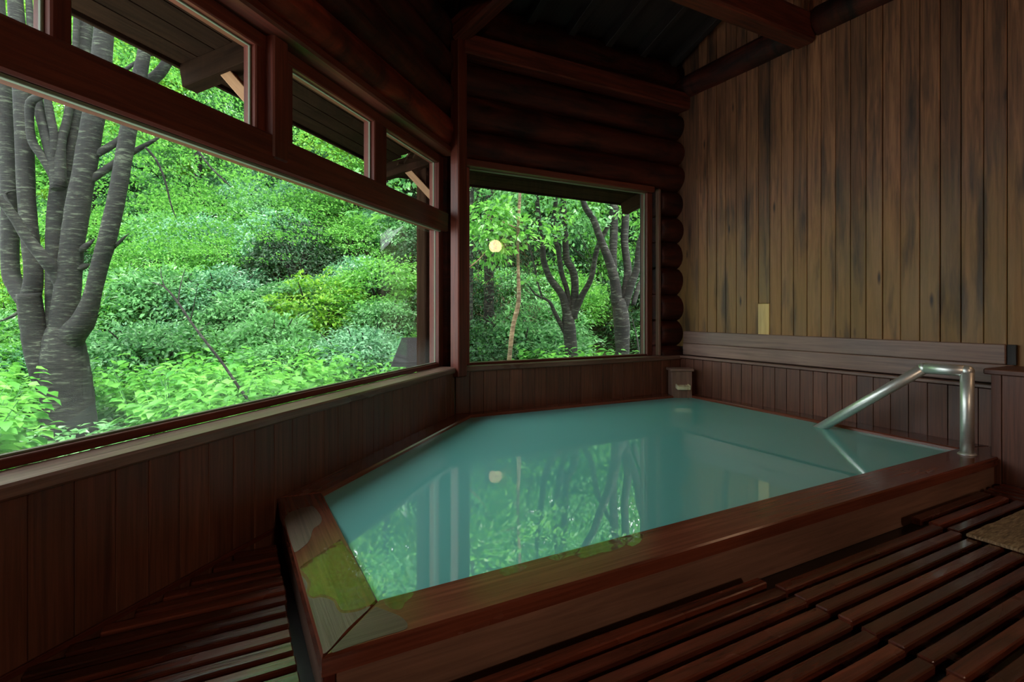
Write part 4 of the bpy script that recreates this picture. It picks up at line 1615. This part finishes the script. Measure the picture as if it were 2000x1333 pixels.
DT = 5.6
bt_tree = thing('multi_stem_tree', 'large grey barked tree with many upright stems just outside the long window', 'tree', at(138, 905, DT))
big = [
    (0.0, [(140, 960, 108), (139, 870, 92), (134, 800, 84), (130, 740, 80), (126, 700, 76), (124, 660, 62), (126, 640, 50)]),
    (-0.1, [(112, 760, 60), (90, 725, 52), (74, 680, 44), (65, 637, 41), (60, 606, 40), (56, 574, 38)]),
    (0.1, [(58, 590, 34), (66, 540, 30), (60, 480, 29), (52, 386, 28), (46, 229, 30), (40, 120, 28), (30, 0, 24), (25, -150, 20)]),
    (0.3, [(54, 590, 34), (32, 560, 30), (20, 520, 28), (20, 386, 29), (12, 229, 28), (2, 120, 26), (-10, -60, 22)]),
    (0.0, [(126, 670, 56), (126, 630, 48), (131, 574, 44), (140, 491, 39), (151, 413, 40), (165, 334, 38), (178, 255, 37), (188, 200, 36), (200, 100, 34), (206, 0, 31), (210, -150, 26)]),
    (0.35, [(112, 670, 30), (106, 600, 28), (106, 520, 28), (108, 450, 30), (112, 413, 33), (120, 360, 34), (140, 281, 27), (148, 229, 28), (160, 130, 26), (168, 30, 24), (172, -120, 20)]),
    (0.2, [(116, 365, 24), (119, 281, 16), (132, 229, 14), (146, 120, 12), (150, 20, 10)]),
    (0.1, [(114, 370, 24), (105, 320, 22), (92, 265, 22), (77, 216, 17), (68, 150, 15), (60, 60, 12), (55, -40, 10)]),
    (0.05, [(100, 330, 15), (106, 270, 14), (97, 220, 14), (90, 170, 12), (88, 90, 10)]),
    (-0.15, [(108, 350, 16), (85, 310, 15), (64, 278, 15), (58, 240, 14), (60, 200, 16), (82, 186, 12), (110, 165, 8)]),
    (-0.25, [(122, 690, 56), (140, 655, 48), (160, 632, 42), (174, 600, 33), (182, 570, 29), (197, 511, 29), (210, 465, 31), (228, 386, 30), (242, 308, 29), (251, 255, 29), (268, 170, 27), (282, 100, 22), (290, 20, 18), (300, -100, 15)]),
    (-0.1, [(262, 200, 22), (288, 165, 22), (318, 135, 20), (334, 95, 15), (330, 40, 12)]),
    (-0.4, [(128, 565, 28), (108, 532, 26), (92, 512, 23), (57, 470, 20), (26, 422, 17), (0, 392, 15), (-40, 365, 12)]),
    (0.2, [(164, 362, 14), (198, 337, 14), (226, 318, 13), (262, 296, 11), (300, 275, 9), (320, 262, 6)]),
    (0.2, [(170, 312, 14), (210, 289, 14), (236, 271, 13), (262, 240, 9), (300, 200, 6)]),
    (-0.2, [(214, 492, 10), (232, 474, 9), (252, 456, 6)]),
    (0.0, [(142, 500, 12), (168, 481, 12), (186, 466, 9)]),
    (0.1, [(150, 525, 16), (166, 520, 12), (176, 516, 6)]),
    (0.0, [(40, 608, 9), (20, 620, 8), (-6, 630, 6)]),
    (0.2, [(284, 288, 6), (306, 314, 6), (322, 352, 5), (334, 400, 4), (345, 428, 2)]),
    (0.1, [(385, 292, 5), (410, 325, 5), (440, 355, 4), (452, 366, 3)]),
    (0.1, [(240, 140, 10), (290, 108, 8), (345, 100, 6), (385, 108, 3)]),
    (0.1, [(26, 410, 8), (10, 380, 7), (36, 370, 5)]),
]
limbs(bt_tree, big, DT, M['bark'])
# crown of that tree: flat maple sprays around and above its stems
rg = np.random.default_rng(21)
nsp = 1500
C = np.stack([rg.normal(0, 2.3, nsp), np.abs(rg.normal(0, 1.6, nsp)) + 0.35, rg.uniform(1.0, 6.2, nsp)], 1)
base = np.array(at(190, 610, DT + 0.4))
C[:, 2] += 0.9 + 0.25 * np.abs(C[:, 0])
W = C.copy()
W[:, 0] = base[0] + C[:, 0] * RT[0] + C[:, 1] * FW[0]
W[:, 1] = base[1] + C[:, 0] * RT[1] + C[:, 1] * FW[1]
keep = (W[:, 1] - W[:, 0] > C_L + 1.6 * R2)
W = W[keep]
out = W - np.array([base[0], base[1], 0])
out[:, 2] = 0.05
out += rg.normal(0, 0.3, out.shape)
P, D, Nn, L_ = sprays(W, out, 0.42 * rg.uniform(0.7, 1.3, len(W)), 28, 0.052, rg, 0.2, 0.05)
v, f = leaf_arrays(P, D, Nn, L_, L_ * 0.6)
o = link('foliage', mesh_np('foliage', v, f), M['leaf_bright'], bt_tree)
o['kind'] = 'stuff'

# leaning bare sapling
sap = thing('bare_sapling', 'thin leaning bare sapling in front of the hillside shrubs', 'sapling', at(500, 800, 5.0))
limbs(sap, [(0.0, [(500, 800, 8), (470, 762, 8), (436, 712, 7), (405, 672, 7), (375, 632, 6), (348, 592, 6), (322, 562, 4), (296, 552, 3)]),
            (0.1, [(348, 592, 4), (352, 560, 3), (362, 524, 2)]), (0.1, [(322, 562, 3), (315, 540, 2), (314, 520, 2)]), (-0.1, [(372, 628, 3), (380, 590, 2), (386, 555, 2)])], 5.0, M['bark_dark'])

# back window trees
def zpt(lst):
    return [(850 + x / 2.6655, 300 + y / 2.6655, w / 2.6655) for x, y, w in lst]


t1 = thing('slender_tree', 'slender pale stemmed tree with broad leaves left in the back window', 'tree', at(994, 735, 7.0))
limbs(t1, [(0.0, zpt([(380, 1170, 26), (388, 1050, 24), (405, 900, 24), (434, 770, 24), (432, 600, 22), (430, 430, 20), (440, 230, 22), (445, 60, 20), (450, -300, 14)])),
           (0.3, zpt([(440, 400, 12), (360, 360, 10), (250, 330, 7)])), (-0.2, zpt([(170, 600, 12), (230, 550, 10), (270, 500, 7)]))], 7.0, M['bark_pale'])
t2 = thing('forked_tree', 'forked grey tree in the middle of the back window', 'tree', at(1116, 740, 8.0))
limbs(t2, [(0.0, zpt([(712, 1180, 74), (710, 1050, 66), (700, 940, 68), (692, 860, 66), (690, 820, 44)])),
           (-0.2, zpt([(688, 850, 46), (662, 740, 40), (600, 655, 34), (565, 560, 32), (558, 480, 30), (540, 340, 26), (530, 240, 24), (520, 0, 20)])),
           (0.2, zpt([(716, 860, 48), (728, 700, 40), (716, 610, 40), (684, 550, 34), (676, 400, 34), (668, 270, 32), (660, 0, 26)])),
           (0.1, zpt([(702, 850, 26), (688, 720, 26), (657, 620, 26), (640, 500, 24), (612, 390, 22), (626, 270, 24), (630, 60, 20)])),
           (-0.3, zpt([(716, 860, 34), (762, 745, 32), (812, 650, 28), (842, 500, 26), (896, 385, 22), (944, 300, 16), (990, 200, 12)])),
           (-0.2, zpt([(680, 940, 26), (625, 835, 22), (592, 770, 20), (524, 735, 16), (478, 675, 10)])),
           (0.4, zpt([(560, 760, 14), (536, 680, 14), (510, 560, 13), (482, 450, 11), (470, 360, 8)])),
           (0.1, zpt([(680, 330, 7), (740, 400, 6), (820, 560, 6), (900, 700, 5)])),
           (0.1, zpt([(700, 480, 8), (770, 540, 6), (830, 590, 4)]))], 8.0, M['bark_dark'])
t3 = thing('stout_tree', 'stout dark trunked tree at the right side of the back window', 'tree', at(1214, 740, 7.4))
limbs(t3, [(0.0, zpt([(975, 1180, 80), (975, 1040, 70), (972, 900, 84), (962, 800, 78), (955, 760, 60)])),
           (-0.2, zpt([(948, 790, 62), (934, 660, 52), (902, 550, 46), (862, 450, 38), (822, 340, 34), (780, 275, 32), (720, 100, 26)])),
           (0.2, zpt([(945, 780, 46), (928, 640, 42), (926, 520, 40), (930, 400, 42), (930, 310, 44), (935, 100, 36)])),
           (0.3, zpt([(978, 810, 48), (996, 680, 42), (1002, 600, 40), (986, 470, 38), (990, 340, 40), (1000, 100, 32)])),
           (-0.1, zpt([(985, 800, 42), (1018, 690, 40), (1052, 590, 36), (1060, 490, 32), (1078, 420, 30), (1120, 250, 24)])),
           (0.2, zpt([(1030, 790, 26), (1060, 690, 24), (1090, 620, 20)])),
           (0.3, zpt([(1062, 1060, 14), (1050, 960, 12), (1020, 840, 10)]))], 7.4, M['bark_dark'])
t4 = thing('dim_tree', 'dim straight trunk at the left edge of the back window', 'tree', at(918, 735, 9.0))
limbs(t4, [(0.0, zpt([(180, 1180, 30), (182, 900, 28), (184, 600, 28), (186, 300, 30), (188, 0, 28)]))], 9.0, M['bark_dark'])


def canopy(parent, px, py, depth, n, sx, sy, sz, leaf, spray, mat, seed, per=24):
    rg = np.random.default_rng(seed)
    b = np.array(at(px, py, depth))
    C = rg.normal(0, 1, (n, 3)) * np.array([sx, sy, sz])
    W = np.stack([b[0] + C[:, 0] * RT[0] + C[:, 1] * FW[0], b[1] + C[:, 0] * RT[1] + C[:, 1] * FW[1], b[2] + C[:, 2]], 1)
    keep = (W[:, 1] > Y_B + 1.7) & (W[:, 2] > -0.2)
    W = W[keep]
    out = W - b
    out[:, 2] *= 0.1
    out += rg.normal(0, 0.4, out.shape)
    P, D, Nn, L_ = sprays(W, out, spray * rg.uniform(0.6, 1.3, len(W)), per, leaf, rg, 0.25, 0.06)
    v, f = leaf_arrays(P, D, Nn, L_, L_ * 0.62)
    o = link('foliage', mesh_np('foliage', v, f), M[mat], parent)
    o['kind'] = 'stuff'


canopy(t1, 955, 430, 6.9, 60, 0.42, 0.4, 0.2, 0.085, 0.3, 'leaf_bright', 1)
canopy(t1, 1000, 250, 7.0, 110, 1.0, 0.7, 0.6, 0.085, 0.35, 'leaf_mid', 2)
canopy(t2, 1110, 300, 8.6, 330, 1.3, 0.9, 0.8, 0.08, 0.4, 'leaf_mid', 3)
canopy(t3, 1230, 280, 8.2, 330, 1.3, 0.9, 0.8, 0.08, 0.4, 'leaf_bright', 4)

# dark conifer at the left of the back window
cf = thing('conifer', 'dark brown green conifer behind the left part of the back window', 'tree', at(960, 760, 9.6))
rg = np.random.default_rng(77)
b = np.array(at(955, 760, 9.6))
n = 620
h = rg.uniform(0.2, 6.0, n)
a = rg.uniform(0, 6.28, n)
rr = (1.35 * (1 - h / 6.6)) * rg.uniform(0.35, 1.0, n)
C = np.stack([b[0] + rr * np.cos(a), b[1] + rr * np.sin(a), b[2] + h], 1)
out = np.stack([np.cos(a), np.sin(a), -0.35 * np.ones(n)], 1)
P, D, Nn, L_ = sprays(C, out, 0.4, 26, 0.06, rg, 0.8, 0.05)
v, f = leaf_arrays(P, D, Nn, L_, L_ * 0.3)
half = rg.random(len(f) // 2) < 0.3
m_ = np.repeat(half, 2)
o = link('foliage', mesh_np('foliage', v, f[~m_]), M['leaf_dark'], cf); o['kind'] = 'stuff'
o = link('dry_twigs', mesh_np('foliage', v, f[m_]), M['leaf_brown'], cf); o['kind'] = 'stuff'
tube('trunk', [tuple(b), tuple(b + np.array([0, 0, 3.0])), tuple(b + np.array([0, 0, 6.2]))], [0.12, 0.08, 0.03], M['bark_dark'], cf, 8)

# broad leaved plants under the long window
def plant_mesh(seed):
    rg = np.random.default_rng(seed)
    P, D, Nn, L_ = [], [], [], []
    for i in range(16):
        a = rg.uniform(0, 6.28)
        hgt = rg.uniform(0.35, 0.8)
        top = np.array([math.cos(a) * rg.uniform(.1, .4), math.sin(a) * rg.uniform(.1, .4), hgt])
        for j in range(14):
            t = 0.35 + 0.65 * j / 13
            pos = top * t
            b_ = a + (1 if j % 2 else -1) * rg.uniform(.4, 1.3)
            d_ = np.array([math.cos(b_), math.sin(b_), rg.uniform(-.35, .15)])
            P.append(pos); D.append(d_); Nn.append(np.array([0, 0, 1]) + rg.normal(0, .25, 3)); L_.append(rg.uniform(.08, .15))
    v, f = leaf_arrays(np.array(P), unit(np.array(D)), unit(np.array(Nn)), np.array(L_), np.array(L_) * 0.55, True)
    return mesh_np('leaves', v, f, True)


PL = [plant_mesh(400 + i) for i in range(4)]
PST = [stems_mesh(420 + i, 0.35, 0.75, 10, 0.008) for i in range(2)]
for me in PL:
    me.materials.append(M['leaf_low'])
for me in PST:
    me.materials.append(M['leaf_mid'])
rs3 = random.Random(3)
cnt = 0
for i in range(600):
    d_ = rs3.uniform(3.4, 8.6)
    px = rs3.uniform(-150, 1280)
    q = FW * d_ + RT * ((px - CX) / FPX * d_)
    if q[1] - q[0] < C_L + 1.25 * R2 and q[1] < Y_B + 1.3:
        continue
    if (d_ < 6.2 and 30 < px < 240) or (d_ < 5.4 and -10 < px < 285):
        continue
    if cnt >= 170:
        break
    cnt += 1
    if px < 260:
        lab = 'leafy bright green plant growing around the foot of the many stemmed tree'
    elif px < 880:
        lab = 'leafy bright green plant low beneath the long window'
    else:
        lab = 'leafy green plant low behind the back window'
    t = thing('leafy_plant', lab, 'plant', (q[0], q[1], hill(q[0], q[1])), lab)
    sc = rs3.uniform(0.8, 1.15)
    for nm, ms in (('foliage', PL), ('stems', PST)):
        o = bpy.data.objects.new(nm, rs3.choice(ms))
        if nm == 'foliage':
            o['kind'] = 'stuff'
        COL.objects.link(o)
        o.parent = t
        o.rotation_euler = (0, 0, rs3.uniform(0, 6.28))
        o.scale = (sc, sc, sc)
        if nm == 'stems':
            o.location = (0, 0, 0.05)

# low undergrowth carpet
rg = np.random.default_rng(55)
n = 30000
d_ = rg.uniform(4, 16, n)
pxx = rg.uniform(-250, 1400, n)
q = d_[:, None] * (FW[None] + RT[None] * ((pxx - CX) / FPX)[:, None])
ok = ~((q[:, 1] - q[:, 0] < C_L + 0.9 * R2) & (q[:, 1] < Y_B + 0.9))
q = q[ok]
z = np.array([hill(a, b) for a, b in q]) + rg.uniform(0, 0.22, len(q))
P = np.column_stack([q, z])
a = rg.uniform(0, 6.28, len(q))
D = unit(np.column_stack([np.cos(a), np.sin(a), rg.uniform(-.2, .5, len(q))]))
Nn = unit(np.array([0, 0, 1.0]) + rg.normal(0, .35, (len(q), 3)))
L_ = rg.uniform(.07, .13, len(q))
v, f = leaf_arrays(P, D, Nn, L_, L_ * .5)
o = link('undergrowth', mesh_np('undergrowth', v, f), M['leaf_mid'])
tag(o, 'low green undergrowth covering the forest floor', 'undergrowth', None, 'stuff')
